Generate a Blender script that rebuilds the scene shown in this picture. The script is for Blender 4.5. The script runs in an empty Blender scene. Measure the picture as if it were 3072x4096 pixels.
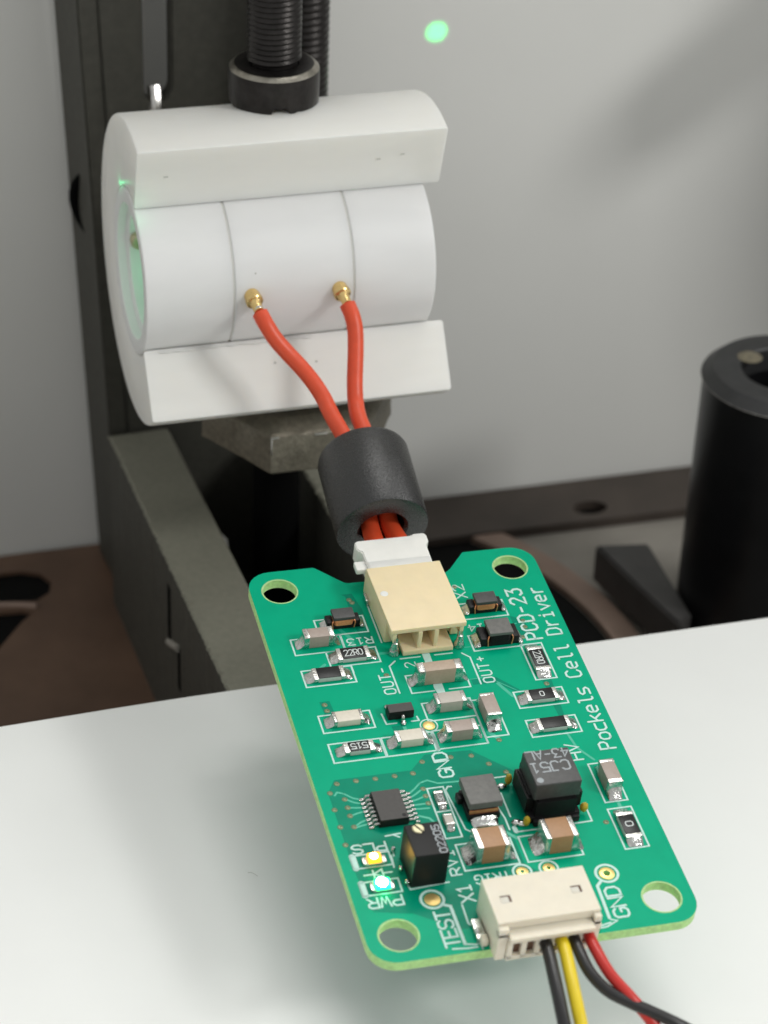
import bpy, bmesh, math, random
from mathutils import Matrix, Vector, Euler
random.seed(7)
S = bpy.context.scene
C = S.collection
S.unit_settings.system = 'METRIC'
S.unit_settings.scale_length = 0.001          # one unit is one millimetre
R = math.radians
PI = math.pi

# ------------------------------------------------------------------ camera
RW = [[0.9595892285, -0.1206968848, 0.2542061653],
      [-0.2791078599, -0.5233943522, 0.8050820794],
      [0.0358791722, -0.8434990303, -0.5359310318]]      # columns: image right, image down, view direction
CAM = Vector((-55.44249824, -151.56133530, 138.56923911))
cam_d = bpy.data.cameras.new("camera"); cam = bpy.data.objects.new("camera", cam_d); C.objects.link(cam)
m = Matrix.Identity(4)
for i in range(3):
    m[i][0] = RW[i][0]; m[i][1] = -RW[i][1]; m[i][2] = -RW[i][2]; m[i][3] = CAM[i]
cam.matrix_world = m
cam_d.sensor_fit = 'VERTICAL'; cam_d.sensor_height = 36.0; cam_d.sensor_width = 27.0
cam_d.lens = 9500 / 4096 * 36
cam_d.clip_start = 5; cam_d.clip_end = 5000
cam_d.dof.use_dof = True; cam_d.dof.focus_distance = 208; cam_d.dof.aperture_fstop = 0.046; cam_d.dof.aperture_blades = 0
S.camera = cam

# ------------------------------------------------------------------ light
w = bpy.data.worlds.new("World"); S.world = w; w.use_nodes = True
bg = w.node_tree.nodes["Background"]
# an even room: pale ceiling, duller walls and floor
wt = w.node_tree
tcw = wt.nodes.new('ShaderNodeTexCoord'); sep = wt.nodes.new('ShaderNodeSeparateXYZ'); rw = wt.nodes.new('ShaderNodeValToRGB')
mrw = wt.nodes.new('ShaderNodeMapRange'); mrw.inputs['From Min'].default_value = -1; mrw.inputs['From Max'].default_value = 1
wt.links.new(tcw.outputs['Generated'], sep.inputs[0]); wt.links.new(sep.outputs['Z'], mrw.inputs['Value']); wt.links.new(mrw.outputs['Result'], rw.inputs['Fac'])
rw.color_ramp.elements[0].position = 0.40; rw.color_ramp.elements[0].color = (0.56, 0.555, 0.54, 1)
rw.color_ramp.elements[1].position = 0.80; rw.color_ramp.elements[1].color = (0.98, 1.0, 0.98, 1)
wt.links.new(rw.outputs['Color'], bg.inputs[0]); bg.inputs[1].default_value = 0.60

def area(name, loc, target, sx, sy, power, col=(1, 1, 1)):
    l = bpy.data.lights.new(name, 'AREA'); l.shape = 'RECTANGLE'; l.size = sx; l.size_y = sy
    l.energy = power; l.color = col
    o = bpy.data.objects.new(name, l); C.objects.link(o); o.location = loc
    o.rotation_euler = (Vector(target) - Vector(loc)).to_track_quat('-Z', 'Y').to_euler()
    return o
# ceiling panels of the laboratory: two over the bench, one off to the right, plus an added low front light
area("ceiling_panel_back", (330, 830, 1600), (0, 20, 10), 900, 260, 7.4e6, (1.0, 0.99, 0.96))
area("ceiling_panel_middle", (330, 500, 1600), (0, 20, 10), 900, 260, 4.4e6, (1.0, 0.99, 0.96))
area("low_front_light", (1120, -980, 1130), (20, 80, 15), 400, 260, 1.12e7, (1.0, 1.0, 0.97))  # added low at the front to brighten the backdrop more than the paper
area("ceiling_panel_far", (1900, 380, 1500), (0, 20, 10), 500, 300, 5.0e6, (1.0, 0.99, 0.97))
S.view_settings.view_transform = 'Standard'; S.view_settings.look = 'None'
S.view_settings.exposure = 0.10; S.view_settings.gamma = 1.0

# ------------------------------------------------------------------ materials
MATS = {}
def mat(name, col, rough=0.5, metal=0.0, var=0.0, vscale=1.0, bump=0.0, bscale=1.0, sss=0.0, sss_r=(1, 1, 1),
        spec=0.5, emit=None, estr=0.0, col2=None, trans=0.0, rvar=0.0, coat=0.0, stretch=None):
    m = bpy.data.materials.new(name); m.use_nodes = True
    nt = m.node_tree; b = nt.nodes["Principled BSDF"]
    b.inputs['Base Color'].default_value = (*col, 1); b.inputs['Roughness'].default_value = rough
    b.inputs['Metallic'].default_value = metal; b.inputs['Specular IOR Level'].default_value = spec
    if coat: b.inputs['Coat Weight'].default_value = coat; b.inputs['Coat Roughness'].default_value = 0.30
    if sss:
        b.inputs['Subsurface Weight'].default_value = sss; b.inputs['Subsurface Radius'].default_value = sss_r
        b.inputs['Subsurface Scale'].default_value = 1.0
    if trans: b.inputs['Transmission Weight'].default_value = trans
    if emit:
        b.inputs['Emission Color'].default_value = (*emit, 1); b.inputs['Emission Strength'].default_value = estr
    tc = nt.nodes.new('ShaderNodeTexCoord'); src = tc.outputs['Object']
    if stretch:
        mp = nt.nodes.new('ShaderNodeMapping'); mp.inputs['Scale'].default_value = stretch
        nt.links.new(src, mp.inputs['Vector']); src = mp.outputs['Vector']
    if var or col2:
        n = nt.nodes.new('ShaderNodeTexNoise'); n.inputs['Scale'].default_value = vscale; n.inputs['Detail'].default_value = 6
        n.inputs['Roughness'].default_value = 0.6
        nt.links.new(src, n.inputs['Vector'])
        r = nt.nodes.new('ShaderNodeValToRGB')
        c2 = col2 if col2 else tuple(min(1, c * (1 + var)) for c in col)
        c1 = col if col2 else tuple(c * (1 - var) for c in col)
        r.color_ramp.elements[0].color = (*c1, 1); r.color_ramp.elements[1].color = (*c2, 1)
        r.color_ramp.elements[0].position = 0.3; r.color_ramp.elements[1].position = 0.7
        nt.links.new(n.outputs['Fac'], r.inputs['Fac']); nt.links.new(r.outputs['Color'], b.inputs['Base Color'])
    if rvar:
        n3 = nt.nodes.new('ShaderNodeTexNoise'); n3.inputs['Scale'].default_value = vscale * 1.7; n3.inputs['Detail'].default_value = 5
        nt.links.new(src, n3.inputs['Vector'])
        mr = nt.nodes.new('ShaderNodeMapRange')
        mr.inputs['To Min'].default_value = max(0.02, rough - rvar); mr.inputs['To Max'].default_value = min(1, rough + rvar)
        nt.links.new(n3.outputs['Fac'], mr.inputs['Value']); nt.links.new(mr.outputs['Result'], b.inputs['Roughness'])
    if bump:
        n2 = nt.nodes.new('ShaderNodeTexNoise'); n2.inputs['Scale'].default_value = bscale; n2.inputs['Detail'].default_value = 5
        nt.links.new(src, n2.inputs['Vector'])
        bp = nt.nodes.new('ShaderNodeBump'); bp.inputs['Strength'].default_value = bump; bp.inputs['Distance'].default_value = 0.1
        nt.links.new(n2.outputs['Fac'], bp.inputs['Height']); nt.links.new(bp.outputs['Normal'], b.inputs['Normal'])
    MATS[name] = m
    return m
M = {}
M['mask'] = mat('solder_mask', (0.0, 0.355, 0.195), 0.28, var=0.05, vscale=0.3, bump=0.02, bscale=3, spec=0.07)
M['mask_copper'] = mat('solder_mask_over_copper', (0.0, 0.235, 0.14), 0.28, var=0.08, vscale=0.5, bump=0.03, bscale=2, spec=0.08)
M['trace'] = mat('solder_mask_over_trace', (0.02, 0.42, 0.27), 0.3, spec=0.5)
M['fr4'] = mat('fibreglass_edge', (0.42, 0.68, 0.27), 0.6, var=0.18, vscale=2.2, bump=0.25, bscale=6, sss=0.3, sss_r=(0.5, 0.9, 0.3))
M['silk'] = mat('silkscreen_ink', (0.50, 0.72, 0.66), 0.5, var=0.05, vscale=4)
M['gold'] = mat('gold_plating', (0.98, 0.70, 0.26), 0.38, 0.75, var=0.05, vscale=2)
M['solder'] = mat('solder', (0.60, 0.60, 0.58), 0.10, 1.0, var=0.2, vscale=3, bump=1.0, bscale=2.6, rvar=0.05)
M['tin'] = mat('tinned_terminal', (0.62, 0.61, 0.58), 0.24, 1.0, var=0.18, vscale=4, bump=0.2, bscale=6, rvar=0.10)
M['cap_grey'] = mat('ceramic_grey_pink', (0.36, 0.29, 0.25), 0.42, var=0.06, vscale=3, bump=0.04, bscale=12)
M['cap_light'] = mat('ceramic_light_grey', (0.46, 0.42, 0.37), 0.42, var=0.05, vscale=3, bump=0.04, bscale=12)
M['cap_cream'] = mat('ceramic_cream', (0.66, 0.61, 0.51), 0.42, var=0.04, vscale=3, bump=0.04, bscale=12)
M['cap_brown'] = mat('ceramic_brown', (0.37, 0.20, 0.095), 0.45, var=0.06, vscale=3, bump=0.05, bscale=10)
M['cap_tan'] = mat('ceramic_tan', (0.42, 0.32, 0.24), 0.42, var=0.06, vscale=3, bump=0.04, bscale=12)
M['alumina'] = mat('alumina', (0.50, 0.54, 0.50), 0.45, var=0.06, vscale=4)
M['glass_black'] = mat('resistor_coat', (0.007, 0.007, 0.008), 0.35, spec=0.35, var=0.3, vscale=3, bump=0.03, bscale=5)
M['marking'] = mat('marking_ink', (0.60, 0.64, 0.63), 0.5)
M['marking_dim'] = mat('marking_ink_dim', (0.33, 0.36, 0.38), 0.5)
M['ferrite'] = mat('ferrite_black', (0.010, 0.0095, 0.010), 0.42, spec=0.22, var=0.25, vscale=2, bump=0.12, bscale=6)
M['ferrite_top'] = mat('ferrite_ground_top', (0.050, 0.049, 0.049), 0.42, spec=0.5, var=0.2, vscale=2.5, bump=0.15, bscale=9)
M['ferrite_grey'] = mat('ferrite_grey_top', (0.125, 0.123, 0.115), 0.50, var=0.15, vscale=2.5, bump=0.12, bscale=9)
M['copper'] = mat('copper_wire', (0.80, 0.33, 0.15), 0.35, 0.6, var=0.15, vscale=6, bump=0.3, bscale=9)
M['glue'] = mat('yellow_glue', (0.46, 0.33, 0.02), 0.4, sss=0.2, sss_r=(0.4, 0.3, 0.1), var=0.2, vscale=3)
M['epoxy'] = mat('black_epoxy', (0.0075, 0.0075, 0.0078), 0.46, spec=0.25, var=0.2, vscale=3, bump=0.14, bscale=14)
M['epoxy_top'] = mat('grey_epoxy', (0.052, 0.048, 0.045), 0.55, var=0.12, vscale=4, bump=0.12, bscale=14)
M['pcb_cream'] = mat('connector_nylon_cream', (0.80, 0.66, 0.42), 0.45, var=0.03, vscale=0.6, sss=0.35, sss_r=(0.7, 0.45, 0.2), bump=0.03, bscale=3)
M['nylon_ivory'] = mat('connector_nylon_ivory', (0.74, 0.68, 0.56), 0.5, var=0.03, vscale=0.8, sss=0.3, sss_r=(0.6, 0.45, 0.3), bump=0.03, bscale=3)
M['nylon_white'] = mat('connector_nylon_white', (0.80, 0.79, 0.75), 0.42, var=0.03, vscale=0.8, sss=0.35, sss_r=(0.7, 0.65, 0.6), bump=0.03, bscale=3)
M['hole_brown'] = mat('socket_brown', (0.10, 0.045, 0.022), 0.6, var=0.2, vscale=3)
M['brass'] = mat('brass', (0.78, 0.56, 0.24), 0.26, 1.0, var=0.08, vscale=3, bump=0.05, bscale=5)
M['brass_dull'] = mat('brass_dull', (0.50, 0.46, 0.30), 0.4, 0.7, var=0.1, vscale=3)
M['red_silicone'] = mat('red_silicone', (0.70, 0.076, 0.024), 0.40, var=0.06, vscale=1.0, bump=0.06, bscale=7, sss=0.12, sss_r=(0.5, 0.1, 0.05))
M['red_pvc'] = mat('red_pvc', (0.50, 0.022, 0.016), 0.36, var=0.05, vscale=1.0)
M['black_pvc'] = mat('black_pvc', (0.014, 0.013, 0.014), 0.34, var=0.1, vscale=1.0, bump=0.04, bscale=4)
M['yellow_pvc'] = mat('yellow_pvc', (0.70, 0.53, 0.012), 0.36, var=0.04, vscale=1.0)
M['bead'] = mat('ferrite_bead_coat', (0.005, 0.005, 0.0055), 0.27, var=0.3, vscale=6, bump=0.5, bscale=7, rvar=0.06, spec=0.8)
M['delrin'] = mat('white_acetal', (0.81, 0.80, 0.765), 0.42, rvar=0.08, var=0.022, vscale=0.35, sss=0.45, sss_r=(2.2, 2.0, 1.7), bump=0.035, bscale=1.6, stretch=(0.3, 1, 1))
M['delrin_cell'] = mat('white_acetal_cell', (0.79, 0.785, 0.785), 0.36, rvar=0.07, var=0.02, vscale=0.35, sss=0.4, sss_r=(2.0, 1.9, 1.8), bump=0.03, bscale=1.6, stretch=(0.3, 1, 1))
M['groove'] = mat('joint_line', (0.62, 0.61, 0.58), 0.7)
M['speck'] = mat('dust_speck', (0.46, 0.45, 0.42), 0.8)
M['steel_dark'] = mat('parkerised_steel', (0.058, 0.056, 0.046), 0.6, 0.2, var=0.16, vscale=0.9, bump=0.2, bscale=5, rvar=0.08)
M['steel_foot'] = mat('pale_top_steel', (0.225, 0.22, 0.175), 0.6, 0.2, var=0.08, vscale=1.6, bump=0.2, bscale=6, rvar=0.06)
M['screw'] = mat('black_oxide_screw', (0.030, 0.027, 0.026), 0.34, 0.75, var=0.3, vscale=0.8, bump=0.2, bscale=3, rvar=0.08)
M['screw_glint'] = mat('screw_rim_glint', (0.30, 0.28, 0.24), 0.32, 0.9, var=0.35, vscale=1.0, bump=0.2, bscale=3)
M['bolt'] = mat('zinc_bolt', (0.185, 0.168, 0.132), 0.40, 0.6, var=0.25, vscale=1.6, bump=0.6, bscale=4, rvar=0.12)
M['bolt_edge'] = mat('bright_edge', (0.62, 0.60, 0.58), 0.28, 1.0, var=0.3, vscale=2)
M['post'] = mat('black_anodised', (0.008, 0.008, 0.009), 0.34, 0.0, var=0.2, vscale=0.3, bump=0.04, bscale=3, spec=0.4)
M['post_cap'] = mat('black_anodised_cap', (0.030, 0.030, 0.031), 0.5, 0.0, var=0.2, vscale=0.5, bump=0.1, bscale=4)
M['post_edge'] = mat('worn_anodised_edge', (0.22, 0.21, 0.20), 0.4, 0.5, var=0.6, vscale=0.8)
M['cap_screw'] = mat('dull_cap_screw', (0.20, 0.175, 0.12), 0.55, 0.2, var=0.3, vscale=1.5)
M['paper'] = mat('white_paper', (0.80, 0.805, 0.79), 0.75, var=0.012, vscale=0.08, bump=0.03, bscale=3, spec=0.25)
M['wall'] = mat('backdrop_paper', (0.80, 0.795, 0.77), 0.8, var=0.015, vscale=0.04, bump=0.02, bscale=2, spec=0.2)
M['bench'] = mat('bench_grey', (0.27, 0.25, 0.22), 0.6, var=0.15, vscale=0.12, bump=0.1, bscale=1.5)
M['brown_plate'] = mat('brown_plate', (0.125, 0.072, 0.046), 0.5, var=0.25, vscale=0.08, bump=0.12, bscale=1.2, rvar=0.1)
M['brown_shadow_band'] = mat('brown_shadow_band', (0.055, 0.042, 0.034), 0.55, var=0.2, vscale=0.2, bump=0.1, bscale=1.5)
M['brown_ring'] = mat('brown_ring', (0.27, 0.185, 0.145), 0.5, var=0.12, vscale=0.3, bump=0.1, bscale=2)
M['black_disc'] = mat('black_disc', (0.004, 0.004, 0.004), 0.7, var=0.3, vscale=0.3, spec=0.1)
M['dark_block'] = mat('dark_block', (0.055, 0.052, 0.051), 0.5, var=0.2, vscale=0.3, bump=0.15, bscale=2)
M['void'] = mat('hole_black', (0.003, 0.003, 0.003), 0.9, spec=0.05)  # flat black standing in for the dark inside holes and slots
M['led_amber'] = mat('amber_led_lens', (0.6, 0.22, 0.01), 0.4, emit=(1.0, 0.40, 0.02), estr=1.9)
M['led_amber_core'] = mat('amber_led_die', (1.0, 0.8, 0.3), 0.4, emit=(1.0, 0.55, 0.08), estr=85)
M['led_green'] = mat('green_led_lens', (0.1, 0.6, 0.3), 0.4, emit=(0.0, 1.0, 0.24), estr=3.0)
M['led_green_core'] = mat('green_led_die', (0.8, 1.0, 0.9), 0.4, emit=(0.20, 1.0, 0.50), estr=110)

# ------------------------------------------------------------------ mesh helpers
def finish(name, bm, mats, parent=None, smooth=35, kind=None, label=None):
    if not isinstance(mats, (list, tuple)): mats = [mats]
    bm.normal_update()
    ang = R(smooth)
    for f in bm.faces: f.smooth = True
    for e in bm.edges:
        if len(e.link_faces) == 2 and e.calc_face_angle(0) > ang: e.smooth = False
    me = bpy.data.meshes.new(name); bm.to_mesh(me); bm.free()
    for mm in mats: me.materials.append(M[mm] if isinstance(mm, str) else mm)
    o = bpy.data.objects.new(name, me); C.objects.link(o)
    if parent: o.parent = parent
    if kind: o['kind'] = kind
    if label: o['label'] = label
    return o
def thing(name, label, cat, loc=(0, 0, 0), group=None):
    o = bpy.data.objects.new(name, None); C.objects.link(o); o.location = loc
    o.empty_display_size = 5
    o['label'] = label; o['category'] = cat
    if group: o['group'] = group
    return o
def tag(o, label, cat, group=None):
    o['label'] = label; o['category'] = cat
    if group: o['group'] = group
    return o
def wpart(name, bm, mats, root, parent=None, smooth=35, label=None):
    """part given in world coordinates under a root that is only translated"""
    l = root.location
    bmesh.ops.translate(bm, verts=bm.verts, vec=(-l[0], -l[1], -l[2]))
    return finish(name, bm, mats, parent or root, smooth, label=label)
def merge(dst, src, mi=None):
    me = bpy.data.meshes.new('tmp'); src.to_mesh(me); src.free()
    n0 = len(dst.faces)
    dst.from_mesh(me); bpy.data.meshes.remove(me)
    if mi is not None:
        dst.faces.ensure_lookup_table()
        for f in dst.faces[n0:]: f.material_index = mi
def box(bm, x0, x1, y0, y1, z0, z1, bev=0.0, seg=2, mi=0, taper=None, jit=0.0):
    b = bmesh.new(); bmesh.ops.create_cube(b, size=1)
    for v in b.verts:
        t = v.co.copy()
        sx = sy = 1.0
        if taper and t.z > 0: sx, sy = taper
        v.co = Vector(((x0 + x1) / 2 + t.x * (x1 - x0) * sx, (y0 + y1) / 2 + t.y * (y1 - y0) * sy, z0 if t.z < 0 else z1))
        if jit: v.co += Vector([random.uniform(-jit, jit) for _ in range(3)])
    if bev: bmesh.ops.bevel(b, geom=list(b.edges), offset=bev, segments=seg, profile=0.6, affect='EDGES')
    merge(bm, b, mi)
def lathe(bm, prof, n=48, axis='z', center=(0, 0, 0), mi=0, a0=0, a1=2 * PI, mis=None):
    """prof: list of (r, h); closed loop not implied"""
    full = abs(a1 - a0 - 2 * PI) < 1e-6
    cols = []
    k = n if full else n + 1
    for i in range(k):
        a = a0 + (a1 - a0) * i / n
        col = []
        for r, h in prof:
            u, v = r * math.cos(a), r * math.sin(a)
            p = (u, v, h) if axis == 'z' else ((h, u, v) if axis == 'x' else (u, h, v))
            col.append(bm.verts.new(Vector(p) + Vector(center)))
        cols.append(col)
    for i in range(n):
        A, B = cols[i], cols[(i + 1) % k]
        for j in range(len(prof) - 1):
            vs = [A[j], B[j], B[j + 1], A[j + 1]]
            try:
                f = bm.faces.new(vs); f.material_index = mis[j] if mis else mi
            except ValueError: pass
    bmesh.ops.remove_doubles(bm, verts=bm.verts, dist=1e-5)
    bmesh.ops.recalc_face_normals(bm, faces=bm.faces)
def tube(bm, pts, r, n=14, caps=True, mi=0, sub=6):
    P = [Vector(p) for p in pts]
    # Catmull-Rom
    Q = []
    for i in range(len(P) - 1):
        p0 = P[i - 1] if i else P[0] * 2 - P[1]
        p1, p2 = P[i], P[i + 1]
        p3 = P[i + 2] if i + 2 < len(P) else P[-1] * 2 - P[-2]
        for s in range(sub):
            t = s / sub
            Q.append(0.5 * ((2 * p1) + (p2 - p0) * t + (2 * p0 - 5 * p1 + 4 * p2 - p3) * t * t + (3 * p1 - p0 - 3 * p2 + p3) * t ** 3))
    Q.append(P[-1])
    rings = []; up = None
    for i, q in enumerate(Q):
        t = (Q[min(i + 1, len(Q) - 1)] - Q[max(i - 1, 0)]).normalized()
        if up is None:
            up = t.cross(Vector((0, 0, 1)));  up = up.normalized() if up.length > 1e-3 else Vector((1, 0, 0))
        up = (up - t * up.dot(t)).normalized(); v = t.cross(up)
        rr = r(i / (len(Q) - 1)) if callable(r) else r
        rings.append([bm.verts.new(q + (up * math.cos(2 * PI * k / n) + v * math.sin(2 * PI * k / n)) * rr) for k in range(n)])
    for a, b in zip(rings, rings[1:]):
        for k in range(n):
            f = bm.faces.new((a[k], a[(k + 1) % n], b[(k + 1) % n], b[k])); f.material_index = mi
    if caps:
        for g in (list(reversed(rings[0])), rings[-1]):
            f = bm.faces.new(g); f.material_index = mi
def prism(bm, outer, z0, z1, holes=(), mi_top=0, mi_side=0, bev=0):
    """flat polygon with holes, extruded from z0 to z1"""
    b = bmesh.new(); es = []
    for loop in [outer] + list(holes):
        vs = [b.verts.new((p[0], p[1], z1)) for p in loop]
        for i in range(len(vs)): es.append(b.edges.new((vs[i], vs[(i + 1) % len(vs)])))
    bmesh.ops.triangle_fill(b, use_beauty=True, use_dissolve=False, edges=es)
    for f in b.faces:
        if f.normal.z < 0: f.normal_flip()
    for f in b.faces: f.material_index = mi_top
    ret = bmesh.ops.extrude_face_region(b, geom=list(b.faces))
    nv = [v for v in ret['geom'] if isinstance(v, bmesh.types.BMVert)]
    for v in nv: v.co.z = z0
    for f in b.faces:
        f.normal_update()
        if abs(f.normal.z) < 0.5: f.material_index = mi_side
    bmesh.ops.recalc_face_normals(b, faces=b.faces)
    merge(bm, b)
def circle(cx, cy, r, n=32, a0=0, a1=2 * PI, end=False):
    k = n + 1 if end else n
    return [(cx + r * math.cos(a0 + (a1 - a0) * i / n), cy + r * math.sin(a0 + (a1 - a0) * i / n)) for i in range(k)]
def rrect(x0, x1, y0, y1, r, n=8):
    o = []
    for cx, cy, a in ((x1 - r, y0 + r, -PI / 2), (x1 - r, y1 - r, 0), (x0 + r, y1 - r, PI / 2), (x0 + r, y0 + r, PI)):
        o += circle(cx, cy, r, n, a, a + PI / 2, True)
    return o

# ------------------------------------------------------------------ ribbons and stroke lettering (flat print)
def ribbon(bm, pts, wd, z, closed=False, cap=True, th=0.012):
    P = [Vector((p[0], p[1])) for p in pts]
    h = wd / 2; n = len(P)
    L, Rr = [], []
    for i in range(n):
        if closed: a, b, c = P[i - 1], P[i], P[(i + 1) % n]
        else: a, b, c = (P[i - 1] if i else None), P[i], (P[i + 1] if i < n - 1 else None)
        d1 = (b - a).normalized() if a is not None else (c - b).normalized()
        d2 = (c - b).normalized() if c is not None else d1
        n1, n2 = Vector((-d1.y, d1.x)), Vector((-d2.y, d2.x))
        mm = n1 + n2
        if mm.length < 0.3: mm = n1; s = 1
        else: mm.normalize(); s = min(1 / max(mm.dot(n1), 0.35), 1.8)
        L.append(b + mm * h * s); Rr.append(b - mm * h * s)
    vl = [bm.verts.new((p.x, p.y, z)) for p in L]; vr = [bm.verts.new((p.x, p.y, z)) for p in Rr]
    k = n if closed else n - 1
    for i in range(k):
        j = (i + 1) % n
        bm.faces.new((vl[i], vr[i], vr[j], vl[j]))
    if not closed and cap:
        for end in (0, 1):
            p = P[0] if end == 0 else P[-1]; q = P[1] if end == 0 else P[-2]
            d = (p - q).normalized(); nn = Vector((-d.y, d.x))
            arc = [p + (nn * math.cos(t) + d * math.sin(t)) * h for t in (PI / 4, PI / 2, 3 * PI / 4)]
            av = [bm.verts.new((a.x, a.y, z)) for a in arc]
            l, r_ = (vl[-1], vr[-1]) if end else (vr[0], vl[0])
            bm.faces.new([l, r_] + list(reversed(av)))
G = {
 'A': [[(0, 0), (2, 6), (4, 0)], [(0.8, 2), (3.2, 2)]],
 'B': [[(0, 0), (0, 6), (3, 6), (4, 5), (4, 4), (3, 3.1), (0, 3.1)], [(3, 3.1), (4, 2.2), (4, 1), (3, 0), (0, 0)]],
 'C': [[(4, 5), (3, 6), (1, 6), (0, 5), (0, 1), (1, 0), (3, 0), (4, 1)]],
 'D': [[(0, 0), (2.6, 0), (4, 1.4), (4, 4.6), (2.6, 6), (0, 6), (0, 0)]],
 'E': [[(4, 0), (0, 0), (0, 6), (4, 6)], [(0, 3), (3, 3)]],
 'G': [[(4, 5), (3, 6), (1, 6), (0, 5), (0, 1), (1, 0), (3, 0), (4, 1), (4, 2.8), (2.4, 2.8)]],
 'H': [[(0, 0), (0, 6)], [(4, 0), (4, 6)], [(0, 3), (4, 3)]],
 'I': [[(0.8, 0), (3.2, 0)], [(2, 0), (2, 6)], [(0.8, 6), (3.2, 6)]],
 'J': [[(1.5, 6), (4, 6), (4, 1), (3, 0), (1, 0), (0, 1)]],
 'L': [[(0, 6), (0, 0), (4, 0)]],
 'N': [[(0, 0), (0, 6), (4, 0), (4, 6)]],
 'O': [[(1, 0), (0, 1), (0, 5), (1, 6), (3, 6), (4, 5), (4, 1), (3, 0), (1, 0)]],
 'P': [[(0, 0), (0, 6), (3, 6), (4, 5), (4, 3.8), (3, 2.8), (0, 2.8)]],
 'R': [[(0, 0), (0, 6), (3, 6), (4, 5), (4, 3.8), (3, 2.8), (0, 2.8)], [(1.8, 2.8), (4, 0)]],
 'S': [[(4, 5), (3, 6), (1, 6), (0, 5), (0, 4), (1, 3.1), (3, 2.9), (4, 2), (4, 1), (3, 0), (1, 0), (0, 1)]],
 'T': [[(0, 6), (4, 6)], [(2, 6), (2, 0)]],
 'U': [[(0, 6), (0, 1), (1, 0), (3, 0), (4, 1), (4, 6)]],
 'V': [[(0, 6), (2, 0), (4, 6)]],
 'W': [[(0, 6), (1, 0), (2, 4), (3, 0), (4, 6)]],
 'X': [[(0, 0), (4, 6)], [(0, 6), (4, 0)]],
 '0': [[(1, 0), (0, 1), (0, 5), (1, 6), (3, 6), (4, 5), (4, 1), (3, 0), (1, 0)]],
 '1': [[(1, 4.8), (2.2, 6), (2.2, 0)], [(1, 0), (3.4, 0)]],
 '2': [[(0, 5), (1, 6), (3, 6), (4, 5), (4, 4), (0, 0), (4, 0)]],
 '3': [[(0, 6), (4, 6), (2, 3.7), (3, 3.7), (4, 2.7), (4, 1), (3, 0), (1, 0), (0, 1)]],
 '4': [[(3, 0), (3, 6), (0, 2), (4, 2)]],
 '5': [[(4, 6), (0, 6), (0, 3.4), (3, 3.4), (4, 2.5), (4, 1), (3, 0), (1, 0), (0, 1)]],
 '-': [[(0.7, 3), (3.3, 3)]],
 '+': [[(0.4, 3), (3.6, 3)], [(2, 1.4), (2, 4.6)]],
 'o': [[(1, 0), (0, 1), (0, 3), (1, 4), (3, 4), (4, 3), (4, 1), (3, 0), (1, 0)]],
 'c': [[(4, 4), (1, 4), (0, 3), (0, 1), (1, 0), (4, 0)]],
 'k': [[(0, 0), (0, 6)], [(3.6, 4), (0, 1.8)], [(1.6, 2.6), (4, 0)]],
 'e': [[(0, 2), (4, 2), (4, 3), (3, 4), (1, 4), (0, 3), (0, 1), (1, 0), (3.4, 0)]],
 'l': [[(0.8, 6), (2, 6), (2, 0.8), (2.6, 0), (3.6, 0)]],
 's': [[(4, 4), (1, 4), (0, 3.2), (0.6, 2.2), (3.4, 1.8), (4, 0.9), (3, 0), (0, 0)]],
 'r': [[(0.6, 0), (0.6, 4)], [(0.6, 2.6), (2, 4), (3.6, 4)]],
 'i': [[(1, 4), (2, 4), (2, 0)], [(0.8, 0), (3.4, 0)], [(2, 5.5), (2, 5.9)]],
 'v': [[(0, 4), (2, 0), (4, 4)]],
}
def lettering(bm, text, org, h, adv, gw, sw, rot=0, z=0.03):
    c, s = math.cos(R(rot)), math.sin(R(rot))
    k = 0
    for i, ch in enumerate(text):
        if ch == ' ': continue
        for st in G[ch]:
            pts = []
            for (u, v) in st:
                x = i * adv + u / 4 * gw; y = v / 6 * h
                pts.append((org[0] + c * x - s * y, org[1] + s * x + c * y))
            ribbon(bm, pts, sw, z + 0.0025 * (k % 3)); k += 1

# ================================================================== SETTING
Z_B = -26.0
b = bmesh.new(); box(b, -400, 400, -400, 400, Z_B - 8, Z_B)
o = finish('bench_top', b, 'bench'); o['kind'] = 'structure'; o['label'] = 'grey bench top far below the paper'

# wall of paper behind everything
b = bmesh.new()
nx, nz = 40, 24
g = []
for i in range(nx + 1):
    row = []
    for j in range(nz + 1):
        x = -190 + 400 * i / nx; z = -25.9 + 220 * j / nz
        row.append(b.verts.new((x, 96 + 0.25 * math.sin(x * 0.03) + 0.0004 * (z + 26) ** 2 * 0.2, z)))
    g.append(row)
for i in range(nx):
    for j in range(nz): b.faces.new((g[i][j], g[i + 1][j], g[i + 1][j + 1], g[i][j + 1]))
ret = bmesh.ops.extrude_face_region(b, geom=list(b.faces))
for v in ret['geom']:
    if isinstance(v, bmesh.types.BMVert): v.co.y += 0.4
bmesh.ops.recalc_face_normals(b, faces=b.faces)
tag(finish('backdrop_sheet', b, 'wall'), 'upright white backdrop sheet behind the whole setup, grey in shade', 'backdrop')

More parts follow.
